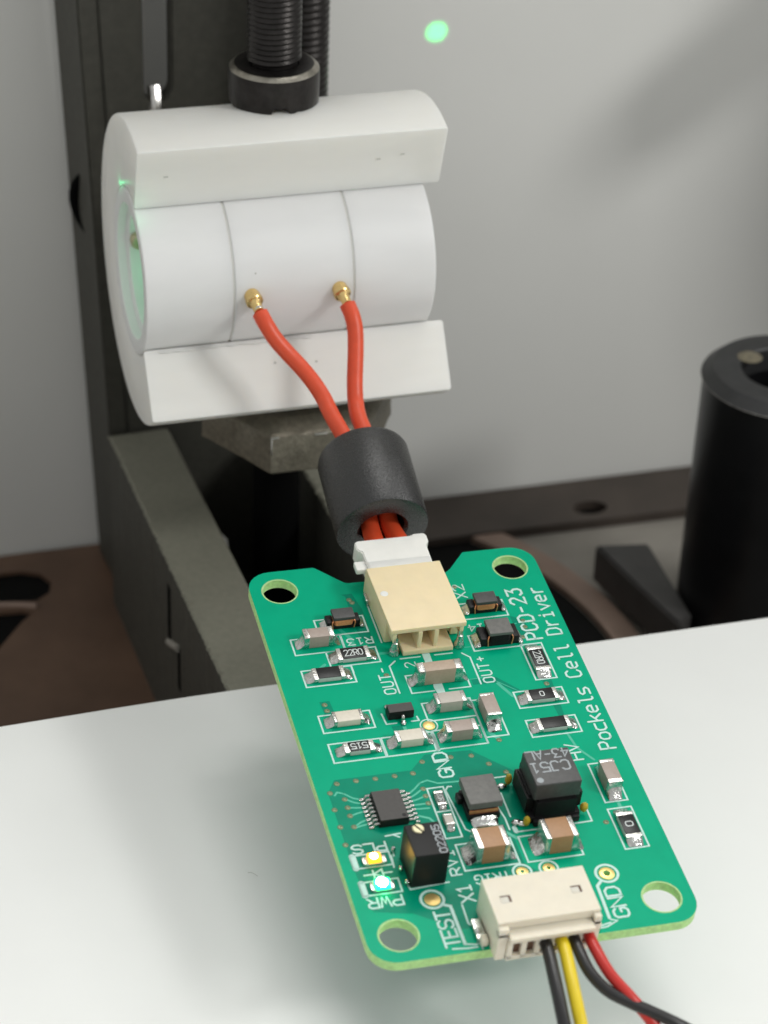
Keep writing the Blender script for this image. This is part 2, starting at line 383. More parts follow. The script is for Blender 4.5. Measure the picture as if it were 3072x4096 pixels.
# paper in the foreground
b = bmesh.new()
nx, ny = 48, 40
g = []
for i in range(nx + 1):
    row = []
    for j in range(ny + 1):
        x = -130 + 300 * i / nx; y = 28.45 - 190 * j / ny
        e = 0.5 * math.exp(-((x + 16) / 22) ** 2) * math.exp(-((y - 28) / 14) ** 2)
        row.append(b.verts.new((x, y + 0.0003 * x, -0.15 + 0.12 * math.sin(x * 0.045 + 1) * math.cos(y * 0.03) + e - 0.00002 * (x - 5) ** 2)))
    g.append(row)
for i in range(nx):
    for j in range(ny): b.faces.new((g[i][j], g[i + 1][j], g[i + 1][j + 1], g[i][j + 1]))
ret = bmesh.ops.extrude_face_region(b, geom=list(b.faces))
for v in ret['geom']:
    if isinstance(v, bmesh.types.BMVert): v.co.z -= 0.12
bmesh.ops.recalc_face_normals(b, faces=b.faces)
paper = tag(finish('paper_sheet', b, 'paper'), 'bright white paper sheet lying flat under the green board', 'paper')
for (x, y, l, a) in ((-17.5, 2.2, 0.5, 2.4), (-8.3, 12.8, 0.4, 0.1)):
    b = bmesh.new(); tube(b, [(x - l * math.cos(a), y - l * math.sin(a), 0.18), (x, y + 0.12, 0.24), (x + l * math.cos(a), y + l * math.sin(a), 0.18)], 0.022, 6)
    finish('lint', b, 'speck', paper)

# ------------------------------------------------------------------ things on the bench
# brown slotted plate
def bl(cx, cy, pts): return [(cx + p[0], cy + p[1]) for p in pts]
b = bmesh.new()
h1 = [(-34, 90.8), (-30, 91.6), (-25, 91.4), (-22.8, 90.3), (-21.8, 88.2), (-22.4, 86.0), (-24.2, 84.6), (-28, 85.2), (-31, 85.7), (-34, 85.6)]
h2 = [(-37, 83.6), (-31, 83.4), (-26.2, 83.0), (-25.0, 82.2), (-26.6, 80.6), (-29.5, 76.6), (-32, 72.5), (-37, 68)]
prism(b, [(-60, 10), (-9, 10), (-9, 95.2), (-60, 95.2)], Z_B + 0.12, Z_B + 0.9, [list(reversed(h1)), list(reversed(h2))])
root = thing('slotted_plate', 'dark brown metal plate with black slots at the left', 'plate', (-30, 60, Z_B))
bmesh.ops.translate(b, verts=b.verts, vec=(30, -60, 26)); finish('plate_body', b, 'brown_plate', root)
b = bmesh.new(); prism(b, [(-40, 66), (-20.5, 66), (-20.5, 93), (-40, 93)], Z_B + 0.03, Z_B + 0.1)
wpart('slot_shade', b, 'void', root)  # black sheet painted as the shade of deeper slots
b = bmesh.new(); tube(b, [(-36, 84.9, Z_B + .9), (-31, 84.8, Z_B + .95), (-27, 84.2, Z_B + .95), (-24.4, 83.4, Z_B + .9)], 0.45, 10)
wpart('slot_rim', b, 'brown_ring', root)

# round stage: black disc with brown rim
root = thing('round_stage', 'black round stage with a curved brown rim behind the board', 'stage', (-1.3, 59.2, Z_B))
b = bmesh.new(); lathe(b, [(0, Z_B + 0.4), (41.9, Z_B + 0.4), (42.2, Z_B + 0.05)], 96, center=(-1.3, 59.2, 0)); wpart('disc', b, 'black_disc', root)
b = bmesh.new(); lathe(b, [(42.3, Z_B + 0.05), (42.3, Z_B + 0.9), (42.7, Z_B + 1.1), (45.4, Z_B + 1.1), (45.8, Z_B + 0.8), (45.8, Z_B + 0.05)], 96, center=(-1.3, 59.2, 0), a0=R(-75), a1=R(95)); wpart('rim', b, 'brown_ring', root)

# brown rail along the foot of the backdrop, shadow mixed into its tone
root = thing('brown_shadow_band', 'dark brown rail with shadow in its tone and an oval hole along the foot of the backdrop', 'band', (45, 90, Z_B))
b = bmesh.new()
hole = [(48.3 + 2.3 * math.cos(t), 88.6 + 1.5 * math.sin(t)) for t in [2 * PI * i / 24 for i in range(24)]]
prism(b, [(12, 95.4), (12, 86.0), (33, 86.0), (52, 85.6), (110, 85.2), (110, 95.4)], Z_B + 0.1, Z_B + 1.4, [list(reversed(hole))])
wpart('band_body', b, 'brown_shadow_band', root)
b = bmesh.new(); lathe(b, [(0, Z_B + 0.15), (3, Z_B + 0.15)], 24, center=(48.3, 88.6, 0)); wpart('hole_shade', b, 'void', root)  # black disc painted as the shade inside the oval hole

# dark block
root = thing('dark_block', 'small dark grey metal block between round stage and black post', 'block', (46, 65, Z_B))
b = bmesh.new(); prism(b, [(46.4, 54.5), (48.6, 56.5), (49.3, 72.0), (42.7, 73.1), (44.6, 63.0)], Z_B + 1.2, -19.6)
bmesh.ops.bevel(b, geom=[e for e in b.edges if len(e.link_faces) == 2 and e.calc_face_angle(0) > 0.8], offset=0.3, segments=2, affect='EDGES')
wpart('block_body', b, 'dark_block', root)
b = bmesh.new(); box(b, 45.6, 48.4, 57.0, 71.0, Z_B + 0.05, Z_B + 1.3, 0.1, 2); wpart('block_shoe', b, 'bench', root)

# black post with cap ring
cc = (58.2, 60.0, 0); PT = 10.2; k = 0.94
root = thing('post_holder', 'thick black cylindrical post with open ring cap at right', 'post', (cc[0], cc[1], Z_B))
b = bmesh.new(); lathe(b, [(9.8 * k, Z_B), (9.8 * k, PT - 1.35), (9.2 * k, PT - 1.1), (5.6 * k, PT - 1.1), (5.6 * k, PT - 16), (0, PT - 16)], 96, center=cc); wpart('post_body', b, 'post', root)
b = bmesh.new(); lathe(b, [(5.3 * k, PT - 3), (5.3 * k, PT - 0.25), (5.5 * k, PT - 0.05), (8.5 * k, PT), (8.75 * k, PT - 0.1)], 96, center=cc); wpart('cap_ring', b, 'post_cap', root)
b = bmesh.new(); lathe(b, [(8.75 * k, PT - 0.1), (10.05 * k, PT - 1.2)], 96, center=cc); wpart('cap_chamfer', b, 'post_cap', root)
b = bmesh.new(); lathe(b, [(10.05 * k, PT - 1.2), (10.1 * k, PT - 1.31), (9.85 * k, PT - 1.37)], 96, center=cc); wpart('cap_edge', b, 'post_edge', root)
b = bmesh.new(); lathe(b, [(0, PT + 0.02), (1.2 * k, PT + 0.03), (1.5 * k, PT - 0.02)], 28, center=(cc[0] - 2.9, cc[1] + 3.5, 0)); wpart('cap_screw', b, 'cap_screw', root)

# ------------------------------------------------------------------ steel angle bracket
root = thing('angle_bracket', 'dark steel angle bracket with slotted upright and slotted foot', 'bracket', (-2, 60, Z_B))
def rough_block(x0, x1, y0, y1, z0, z1, n=200, jit=0.13):
    """block long in y whose upper edges are ragged from sawing"""
    bb = bmesh.new(); rows = []
    for i in range(n + 1):
        y = y0 + (y1 - y0) * i / n
        j1, j2 = random.gauss(0, jit), random.gauss(0, jit)
        zz = random.gauss(0, jit * 0.4)
        pts = [(x0, z0), (x0, z1 - 0.7), (x0 + j1 * 0.4 + 0.05, z1 - 0.25 + zz), (x0 + 0.3 + j1, z1), (x0 + 1.2, z1), (x1 - 0.35, z1), (x1, z1 - 0.35), (x1, z0)]
        rows.append([bb.verts.new((p[0], y + (random.uniform(-.15, .15) if 0 < i < n else 0), p[1])) for p in pts])
    for a, c in zip(rows, rows[1:]):
        for k in range(7):
            f = bb.faces.new((a[k], a[k + 1], c[k + 1], c[k]))
            f.material_index = 0 if k in (0, 1, 6) else 1  # top faces take a lighter steel than the sides
    for r_ in (rows[0], rows[-1]):
        f = bb.faces.new(r_); f.material_index = 0
    bmesh.ops.recalc_face_normals(bb, faces=bb.faces)
    return bb
yaw = Matrix.Rotation(R(2.5), 3, 'Z')
def yawed(bb):
    bmesh.ops.rotate(bb, verts=bb.verts, cent=(0, 60, 0), matrix=yaw); return bb
wpart('foot_arm', yawed(rough_block(-14.25, -7.1, 18, 83.0, Z_B + 0.92, -2.0)), ['steel_dark', 'steel_foot'], root)
b = rough_block(5.2, 11.8, 18, 83.0, Z_B + 1.2, -2.0); wpart('foot_arm', yawed(b), ['steel_dark', 'steel_foot'], root)
b = bmesh.new(); box(b, -7.1, 5.2, 18, 24, Z_B + 1.2, -2.6, 0.3); wpart('foot_bridge', yawed(b), 'steel_dark', root)
# upright: outline in x-z with an open slot, extruded in y
b = bmesh.new()
def stand(prof, y0, th, turn=0):
    bb = bmesh.new(); prism(bb, prof, 0, th)
    bmesh.ops.bevel(bb, geom=[e for e in bb.edges if e.calc_length() > 8 and len(e.link_faces) == 2 and e.calc_face_angle(0) > 1.2], offset=0.2, segments=2, affect='EDGES')
    bmesh.ops.rotate(bb, verts=bb.verts, cent=(0, 0, 0), matrix=Matrix.Rotation(R(90), 3, 'X'))
    bmesh.ops.translate(bb, verts=bb.verts, vec=(0, y0 + th, 0))
    if turn: bmesh.ops.rotate(bb, verts=bb.verts, cent=(-15.5, y0, 0), matrix=Matrix.Rotation(R(turn), 3, 'Z'))
    return bb
wpart('upright', stand([(-11.8, Z_B + 1.2), (9.0, Z_B + 1.2), (9.0, 95), (-7.0, 95), (-7.15, 39.6)] + [(-8.65 + 1.5 * math.cos(t), 39.6 + 1.5 * math.sin(t)) for t in [-PI * i / 8 for i in range(1, 8)]] + [(-10.15, 39.6), (-10.3, 95), (-16.8, 95)], 83.2, 2.6), 'steel_dark', root)
wpart('flange', stand([(-14.0, Z_B + 1.2), (-11.83, Z_B + 1.2), (-16.83, 95), (-19.0, 95)], 83.15, 10, 5.5), 'steel_dark', root)
b = bmesh.new(); tube(b, [(-9.1, 84.2, 36.2), (-8.9, 83.4, 37.6), (-8.8, 84.5, 39.6)], 0.8, 10); wpart('slot_screw', b, 'bolt_edge', root)
# gouge and pin on the left side faces
b = bmesh.new(); tube(b, [(-16.55, 87.8, 28.5), (-16.75, 89.2, 26.5), (-16.7, 90.0, 24.5), (-16.5, 89.4, 22.6), (-16.1, 87.0, 21.2)], lambda t: 0.15 + 0.75 * math.sin(PI * min(1, t + 0.05)), 10); wpart('gouge', b, 'void', root)
b = bmesh.new(); box(b, -14.10, -13.7, 53.9, 55.3, -12.2, -4.6, 0.12); wpart('side_slit', b, 'void', root)
b = bmesh.new(); box(b, -13.95, -13.5, 50.0, 51.0, -15.4, -9.8, 0.12); wpart('side_slit', b, 'void', root)
b = bmesh.new(); tube(b, [(-14.1, 54.6, -11.9), (-14.0, 52.4, -10.9), (-13.9, 50.2, -9.8)], 0.42, 10); wpart('side_pin', b, 'bench', root)
# pale scrap standing in for light seen through the foot slot
b = bmesh.new()
prism(b, [(-6.2, 71.6), (-4.9, 71.0), (-3.6, 71.6), (-3.4, 73.0), (-4.0, 76), (-4.2, 78.6), (-6.4, 79.0)], -12.6, -12.2)
for v in b.verts: v.co.z += random.uniform(-.3, .3)
tag(finish('light_patch', b, 'wall'), 'little white scrap added for the light seen through the slot of the steel foot', 'patch')

# ------------------------------------------------------------------ screws
def threaded(cx, cy, z0, z1, r_o, r_i, pitch, n=40):
    bb = bmesh.new(); prof = []
    k = int((z1 - z0) / pitch)
    for i in range(k):
        z = z0 + i * pitch
        prof += [(r_i, z), (r_i, z + pitch * .12), (r_o, z + pitch * .48), (r_o, z + pitch * .62)]
    prof.append((r_i, z0 + k * pitch))
    # slight helix
    cols = []
    for a in range(n):
        t = 2 * PI * a / n
        cols.append([bb.verts.new((cx + r * math.cos(t), cy + r * math.sin(t), h + pitch * a / n)) for r, h in prof])
    for a in range(n - 1):
        for j in range(len(prof) - 1): bb.faces.new((cols[a][j], cols[a + 1][j], cols[a + 1][j + 1], cols[a][j + 1]))
    A, B = cols[-1], cols[0]
    for j in range(len(prof) - 1):
        if j + 4 < len(prof) - 1: bb.faces.new((A[j], B[j + 4], B[j + 5], A[j + 1]))
    bmesh.ops.recalc_face_normals(bb, faces=bb.faces)
    return bb
sx, sy = -1.66, 60.4
root = thing('clamp_screw', 'black threaded screw pressing its round head on the white holder', 'screw', (sx, sy, 47.4))
b = threaded(sx, sy, 51.2, 88, 2.66, 2.38, 0.54); wpart('threaded_shank', b, 'screw', root, smooth=60)
b = bmesh.new(); lathe(b, [(2.3, 46.0), (2.3, 88)], 24, center=(sx, sy, 0)); wpart('shank_core', b, 'screw', root)
b = bmesh.new()
zb = 47.05
prof = [(2.3, zb + 1.2), (2.5, zb), (3.6, zb - 0.05), (4.2, zb + 0.12), (4.42, zb + 0.5), (4.45, zb + 1.5), (4.47, zb + 2.6), (4.45, zb + 3.5), (4.42, zb + 3.8), (4.05, zb + 4.15), (3.9, zb + 4.2), (2.4, zb + 4.2)]
lathe(b, prof, 120, center=(sx, sy, 0), mis=[0, 0, 0, 0, 0, 0, 0, 0, 1, 1, 0])  # chamfer highlight put into a lighter rim colour
for v in b.verts:       # chipped lower rim facing the camera
    dx, dy = v.co.x - sx, v.co.y - sy
    if v.co.z < zb + 1.0 and math.hypot(dx, dy) > 2.6:
        a = math.degrees(math.atan2(dy, dx))
        t = 1.2 * max(0, min(1, (13 - abs(a + 95)) / 4))
        t2 = 0.5 * math.exp(-((a + 70) / 6) ** 2)
        v.co.z += 0.75 * max(t, t2) + random.uniform(-.03, .03)
        if math.hypot(dx, dy) > 3.5: v.co.z += 0.05 * math.sin(a * 0.6)
wpart('screw_head', b, ['screw', 'screw_glint'], root)
root = thing('threaded_rod', 'black threaded rod standing behind the clamp screw', 'rod', (6.2, 79, 30))
b = threaded(6.2, 79.0, 28.0, 90, 2.75, 2.4, 0.75); wpart('rod_thread', b, 'screw', root, smooth=60)
b = bmesh.new(); lathe(b, [(0, 30), (2.35, 30), (2.35, 90)], 24, center=(6.2, 79.0, 0)); wpart('rod_core', b, 'screw', root)
# hexagon bolt below the holder
hx, hy = 0.8, 58.65
root = thing('hex_bolt', 'rough grey hexagon bolt head under the white holder', 'bolt', (hx, hy, -10))
b = bmesh.new()
hexa = [(hx + 10.3 * math.cos(R(60 * i)), hy - 0.43 + 10.3 * math.sin(R(60 * i))) for i in range(6)]
def subdiv(poly, n=6):
    o = []
    for i in range(len(poly)):
        a, c = poly[i], poly[(i + 1) % len(poly)]
        for k in range(n): o.append((a[0] + (c[0] - a[0]) * k / n, a[1] + (c[1] - a[1]) * k / n))
    return o
hs = subdiv(hexa, 8)
def ring(z, k, jit=0.0, rmax=99):
    o = []
    for p in hs:
        dx, dy = (p[0] - hx) * k, (p[1] - hy) * k; r_ = math.hypot(dx, dy); s = min(1, rmax / r_)
        o.append(b.verts.new((hx + dx * s + random.gauss(0, jit), hy + dy * s + random.gauss(0, jit), z + random.gauss(0, jit))))
    return o
rings = [ring(10.6, 0.90, 0), ring(11.0, 0.95, 0.0), ring(11.3, 1.0, 0.03), ring(12.6, 1.0, 0.03), ring(12.85, 1.0, 0.03), ring(15.3, 1.0, 0.03), ring(15.55, 0.985, 0.05), ring(15.8, 0.95, 0.04), ring(16.65, 0.80, 0.02), ring(16.7, 0.2)]
for i, (a, c) in enumerate(zip(rings, rings[1:])):
    for k in range(len(a)):
        f = b.faces.new((a[k], a[(k + 1) % len(a)], c[(k + 1) % len(a)], c[k]))
b.faces.new(rings[-1]); b.faces.new(list(reversed(rings[0])))
bmesh.ops.recalc_face_normals(b, faces=b.faces)
wpart('bolt_head', b, 'bolt', root, smooth=28)
b = bmesh.new(); lathe(b, [(0, Z_B + 1), (2.6, Z_B + 1), (2.6, 11.7)], 32, center=(hx - 0.4, 65.3, 0)); wpart('bolt_shank', b, 'void', root)  # shank blacked out to merge with the shade in the foot slot
for (x0, x1, yy, z0, z1) in ((-4.35, -4.2, 49.25, 13.4, 15.5), (-4.3, -3.5, 49.22, 15.35, 15.55), (0.2, 1.6, 49.2, 15.3, 15.5), (4.6, 5.6, 49.2, 15.2, 15.4)):
    b = bmesh.new(); box(b, x0, x1, yy - 0.05, yy + 0.15, z0, z1, 0.05); wpart('edge_glint', b, 'bolt_edge', root)  # edge highlights of the bolt head built as thin bright bars

# ================================================================== WHITE HOLDER AND CELL
O = Vector((-2.141, 56.423, 32.201))
XL, XR, RO = -14.929, 15.769, 15.401
def polar(r, a): return (r * math.sin(a), r * math.cos(a))     # angle from +z toward -y, returns (minus y, z)
root = thing('cell_holder', 'white plastic C-shaped tube holder with a wide open slot', 'holder', tuple(O))
b = bmesh.new()
aT, aB = R(18.2), R(138.6)            # slot edges on the outside
aTi, aBi = R(19.2), R(132.8)          # on the inside
ri = 8.37
out = []
N = 110
for i in range(N + 1):                # outside, going the long way round the back
    a = aB + (2 * PI - (aB - aT)) * i / N
    out.append(polar(RO, a))
inn = []
for i in range(N + 1):
    a = aTi - (2 * PI - (aBi - aTi)) * i / N
    inn.append(polar(ri, a))
def shrink(poly, d):
    return poly
loopo = out + inn                      # closed C outline
def rail_pts(scale_o, scale_i):
    pts = []
    for p in out:
        k = (RO - scale_o) / RO; pts.append((p[0] * k, p[1] * k))
    for p in inn:
        k = (ri + scale_i) / ri; pts.append((p[0] * k, p[1] * k))
    return pts
secs = [(XL, 0.28, 0.28), (XL + 0.08, 0.10, 0.10), (XL + 0.28, 0, 0), (-8, 0, 0), (0, 0, 0), (8, 0, 0), (XR - 0.28, 0, 0), (XR - 0.08, 0.10, 0.1), (XR, 0.28, 0.28)]
rows = []
for x, so, si in secs:
    rows.append([b.verts.new((x, -p[0], p[1])) for p in rail_pts(so, si)])
n = len(loopo)
for a, c in zip(rows, rows[1:]):
    for k in range(n): b.faces.new((a[k], a[(k + 1) % n], c[(k + 1) % n], c[k]))
for rws in (rows[0], rows[-1]):       # ends: strip between outside and inside
    for k in range(N):
        b.faces.new((rws[k], rws[k + 1], rws[n - 2 - k], rws[n - 1 - k]))
bmesh.ops.recalc_face_normals(b, faces=b.faces)
holder = finish('holder_body', b, 'delrin', root)
mod = holder.modifiers.new('edge', 'BEVEL'); mod.width = 0.18; mod.segments = 2; mod.limit_method = 'ANGLE'; mod.angle_limit = R(50)
for (x, a, r_) in ((9.0, 19.0, 12.2), (11.4, 19.0, 12.6), (-12, 18.7, 12.2)):
    p = polar(r_, R(a)); b = bmesh.new(); box(b, x - 0.22, x + 0.22, -p[0] - 0.06, -p[0] + 0.02, p[1] - 0.04, p[1] + 0.04, 0.02); finish('scuff', b, 'speck', root)
for (x, a, r_) in ((2.2, 136.0, 11.2), (-2, 135.5, 10.9)):
    p = polar(r_, R(a)); b = bmesh.new(); box(b, x - 0.1, x + 0.1, -p[0] - 0.08, -p[0] + 0.08, p[1] - 0.02, p[1] + 0.1, 0.02); finish('scuff', b, 'speck', root)
b = bmesh.new()                        # torn burr along the lower inner lip at the left
pts = []
for i in range(26):
    x = -13.5 + i * 0.62
    p = polar(8.75 + random.uniform(0.0, .1), R(133.0)); pts.append((x, -p[0] + random.uniform(-.05, .05), p[1] + 0.06 + random.uniform(-.02, .06)))
tube(b, pts, lambda t: 0.06 + 0.05 * abs(math.sin(t * 37)), 6, sub=3); finish('burr', b, 'delrin', root)

root = thing('electro_optic_cell', 'white cylindrical cell with two seams held inside the C-shaped holder', 'optical cell', tuple(O))
rc = 8.284; RB = 7.0
def cyl_part(name, x0, x1, prof_in, mt='delrin_cell', label=None):
    bb = bmesh.new(); lathe(bb, prof_in, 120, axis='x'); return finish(name, bb, mt, root, 25, label=label)
gl, gr = -6.285, 5.70
g2 = 0.10
cyl_part('left_cap', XL, gl, [(5.9, gl - 1.5), (5.9, XL + 1.1), (RB - 0.4, XL + 0.9), (RB - 0.25, XL + 0.06), (RB - 0.1, XL), (rc - 0.1, XL), (rc, XL + 0.1), (rc, gl - g2 - 0.08), (rc - 0.08, gl - g2), (rc - 0.5, gl - g2)])
cyl_part('middle_body', gl, gr, [(rc - 0.5, gl + g2), (rc - 0.08, gl + g2), (rc, gl + g2 + 0.08), (rc, gr - g2 - 0.08), (rc - 0.08, gr - g2), (rc - 0.5, gr - g2)])
cyl_part('right_cap', gr, 14.134, [(rc - 0.5, gr + g2), (rc - 0.08, gr + g2), (rc, gr + g2 + 0.08), (rc, 14.03), (rc - 0.1, 14.134), (2.0, 14.134), (2.0, 10)])
for gx in (gl, gr):
    bb = bmesh.new(); lathe(bb, [(rc - 0.3, gx - 0.3), (rc - 0.12, gx - 0.1), (rc - 0.12, gx + 0.1), (rc - 0.3, gx + 0.3)], 96, axis='x'); finish('seam', bb, 'groove', root)
bb = bmesh.new(); lathe(bb, [(6.0, -8.3), (2.2, -8.3), (2.2, -7.4), (0, -7.4)], 64, axis='x'); finish('bore_wall', bb, 'delrin_cell', root)
bb = bmesh.new()                       # set screw in the bore
lathe(bb, [(0, 1.0), (0.35, 1.0), (0.4, 1.2), (0.78, 1.2), (0.9, 1.0), (0.9, -0.8)], 20)
bmesh.ops.rotate(bb, verts=bb.verts, cent=(0, 0, 0), matrix=Matrix.Rotation(R(98), 3, 'X'))
bmesh.ops.translate(bb, verts=bb.verts, vec=(-12.9, 6.2, 0.6)); finish('electrode_screw', bb, 'brass_dull', root)
# contact pins
for (px, py, pz, extra) in ((-6.7, 48.14, 32.45, True), (2.11, 48.14, 32.3, False)):
    bb = bmesh.new()
    lathe(bb, [(0, -0.6), (0.78, -0.6), (0.78, 0.35), (0.86, 0.45), (0.86, 0.85), (0.78, 0.95), (0.60, 1.0), (0.50, 1.15), (0.50, 2.3), (0.40, 2.35), (0, 2.35)], 28)
    d = Vector((0.10, -1.0, -0.28)).normalized()
    q = Vector((0, 0, 1)).rotation_difference(d).to_matrix()
    bmesh.ops.rotate(bb, verts=bb.verts, cent=(0, 0, 0), matrix=q)
    bmesh.ops.translate(bb, verts=bb.verts, vec=Vector((px, py, pz)) - O)
    pin = finish('contact_pin', bb, 'brass', root)
    if extra:
        bb = bmesh.new(); bmesh.ops.create_icosphere(bb, subdivisions=2, radius=0.52)
        for v in bb.verts: v.co *= 1 + random.uniform(-.12, .12)
        bmesh.ops.scale(bb, verts=bb.verts, vec=(1, .7, 1.1))
        bmesh.ops.translate(bb, verts=bb.verts, vec=Vector((px, py, pz)) - O + d * 2.1); finish('solder_cup', bb, 'solder', pin, 60)
bb = bmesh.new(); box(bb, -4.3, -4.15, -8.3, -8.2, 2.6, 2.72, 0.02); finish('speck', bb, 'speck', root)

# ================================================================== CIRCUIT BOARD
RB3 = Matrix(((0.9996541037, 0.0147474708, 0.0217757917), (-0.0118348392, 0.9916649613, -0.1282986402), (-0.0234863701, 0.1279965492, 0.9914964820)))
board = thing('circuit_board', 'green circuit board carrying small parts, white lettering and two connectors', 'circuit board', (0, 0, 14))
board.rotation_euler = RB3.to_euler()
board.rotation_euler = (Matrix(((0.9996541037, 0.0147474708, 0.0217757917), (-0.0118348392, 0.9916649613, -0.1282986402), (-0.0234863701, 0.1279965492, 0.9914964820)))).to_euler()
TB = 0.95
def arc(cx, cy, r, a0, a1, n=7): return circle(cx, cy, r, n, R(a0), R(a1), True)
outline = arc(-11.5, -20.9, 2.25, 180, 270) + arc(11.5, -21.0, 2.25, 270, 360) + arc(11.5, 21.0, 2.25, 0, 90) + \
    [(7.35, 23.25)] + arc(7.25, 23.05, 0.2, 90, 135, 2) + [(5.35, 21.15)] + arc(4.45, 21.4, 0.75, -45, -90, 3) + arc(-4.45, 21.4, 0.75, -90, -135, 3) + [(-7.1, 23.15)] + [(-7.3, 23.25)] + \
    arc(-11.5, 21.0, 2.25, 90, 180)
outline = [(x * 13.7 / 13.75 if abs(x) > 10 else x, y) for x, y in outline]
holes = [circle(x, y, 1.6, 40) for x in (-11, 11) for y in (-20.5, 20.5)] + [circle(7.4, -17.3, 0.26, 12), circle(0.63, -15.9, 0.14, 10), circle(2.89, -15.9, 0.14, 10)]
b = bmesh.new(); prism(b, outline, -TB, 0, [list(reversed(h)) for h in holes], 0, 1)
sub = finish('substrate', b, ['mask', 'fr4', 'mask_copper'], board)
for pl in sub.data.polygons:
    if pl.normal.z < -0.5: pl.material_index = 2
# rims of the drilled holes
for x in (-11, 11):
    for y in (-20.5, 20.5):
        b = bmesh.new(); lathe(b, [(1.52, -0.05), (1.55, 0.006), (1.68, 0.008)], 40, center=(x, y, 0)); finish('hole_rim', b, 'fr4', board)
# darker copper pour under the mask
zone = [(-12.75, -4.7), (-11.9, -3.35), (-5.2, -3.35), (-3.6, -1.75), (0.4, -1.9), (3.4, -4.9), (3.0, -9.5), (1.1, -12.0), (1.1, -15.2), (4.0, -18.0), (4.0, -20.8), (-6.0, -20.8), (-9.2, -18.6), (-12.4, -17.8), (-12.75, -13)]
b = bmesh.new(); prism(b, zone, 0.001, 0.007); finish('copper_pour', b, 'mask_copper', board)
def zpoly(pts, z=0.007):
    bb = bmesh.new(); prism(bb, pts, 0.001, z); return bb
finish('copper_pour', zpoly([(-5.6, 19.2), (-4.6, 19.2), (-4.2, 17), (-4.3, 11), (-5.4, 13.8), (-5.3, 18.9)]), 'mask_copper', board)
finish('copper_pour', zpoly([(3.0, 6.45), (5.3, 6.4), (6.9, 4.55), (6.5, 4.3), (5.0, 5.75), (3.0, 5.8)]), 'mask_copper', board)
finish('copper_pour', zpoly([(9.2, 5.35), (10.1, 5.35), (10.0, 4.3), (9.3, 4.3)]), 'mask_copper', board)
finish('copper_pour', zpoly([(9.2, 2.2), (9.9, 2.2), (9.8, 0.8), (9.3, 0.8)]), 'mask_copper', board)
finish('copper_pour', zpoly([(-10.9, 5.9), (-10.0, 5.9), (-9.9, 4.3), (-10.8, 4.3)]), 'mask_copper', board)
finish('copper_pour', zpoly([(-5.5, 2.0), (-4.6, 2.0), (-4.5, 0.9), (-5.4, 0.8)]), 'mask_copper', board)
finish('copper_pour', zpoly([(8.9, 14.0), (10.0, 13.3), (10.3, 11), (8.95, 11)]), 'mask_copper', board)

def silk_box(x0, x1, y0, y1, gaps=None, wd=0.15, name='silkscreen_outline'):
    bb = bmesh.new(); ribbon(bb, [(x0, y0), (x1, y0), (x1, y1), (x0, y1)], wd, 0.016, closed=True); return finish(name, bb, 'silk', board)
def silk_line(*polys, wd=0.15):
    for k, p in enumerate(polys):
        bb = bmesh.new(); ribbon(bb, p, wd, 0.016 + 0.0025 * (k % 3)); finish('silkscreen_line', bb, 'silk', board)
def silk_text(text, org, h, adv, gw, sw, rot):
    bb = bmesh.new(); lettering(bb, text, org, h, adv, gw, sw, rot, 0.026); return finish('silkscreen_text', bb, 'silk', board)
for x0, x1, y0, y1 in ((-8.88, -4.38, 14.0, 16.15), (-11.56, -7.05, 11.95, 13.98), (-8.82, -4.3, 10.0, 11.95), (-11.55, -7.05, 7.85, 9.9), (-11.42, -6.88, 2.12, 4.22),
        (-11.4, -6.85, -1.46, 0.76), (-2.17, 2.2, 2.05, 4.25), (-2.17, 2.17, -1.35, 0.85), (2.22, 4.25, -0.67, 3.9), (6.2, 10.67, 2.25, 4.27), (6.2, 10.7, -1.35, 0.7),
        (8.7, 10.65, 5.47, 10.05), (4.4, 8.83, 14.12, 16.22), (4.35, 8.85, 9.95, 11.97), (9.9, 11.9, -9.78, -5.25), (9.82, 11.9, -15.07, -10.55), (-3.92, 0.73, -15.0, -12.15),
        (1.45, 6.2, -15.0, -12.2), (-4.5, -3.1, -11.35, -5.65)):
    silk_box(x0, x1, y0, y1)
silk_box(-6.75, -2.3, -1.46, 0.76)
silk_line([(-0.6, 5.62), (-2.65, 5.62), (-2.65, 7.85), (2.7, 7.85), (2.7, 5.62), (0.75, 5.62)])
silk_line([(-2.3, -1.4), (-2.28, 0.4)], wd=0.42)
silk_line([(-7.0, 13.95), (-7.0, 11.9)], [(-7.02, 9.95), (-7.02, 9.0)])
silk_line([(2.2, 2.05), (2.2, -1.35)], [(2.2, 3.9), (2.2, 4.25)])
silk_line([(-5.95, 3.6), (-5.85, 2.3), (-4.95, 2.3)], [(-3.6, 2.3), (-2.95, 2.3), (-3.0, 2.8)])
silk_line([(-3.58, 18.3), (-3.58, 12.4)]); silk_line([(3.75, 18.3), (3.75, 12.4)])
silk_line([(-2.5, 10.05), (-0.68, 10.05)]); silk_line([(0.68, 10.05), (2.3, 10.05)])
silk_line([(-3.04, 9.85), (-3.7, 9.28), (-3.7, 5.82)]); silk_line([(3.14, 9.9), (3.73, 9.26), (3.71, 5.8)])
silk_line([(1.5, -7.2), (1.5, -9.9)], [(1.5, -5.4), (2.5, -5.4)], [(1.45, -11.1), (1.5, -11.65), (3.3, -11.65)], [(6.5, -11.58), (8.1, -11.55), (8.1, -10.2)])
silk_line([(1.45, -11.15), (1.48, -11.6)], wd=0.4)
silk_line([(-4.48, -8.36), (-3.12, -8.36)])
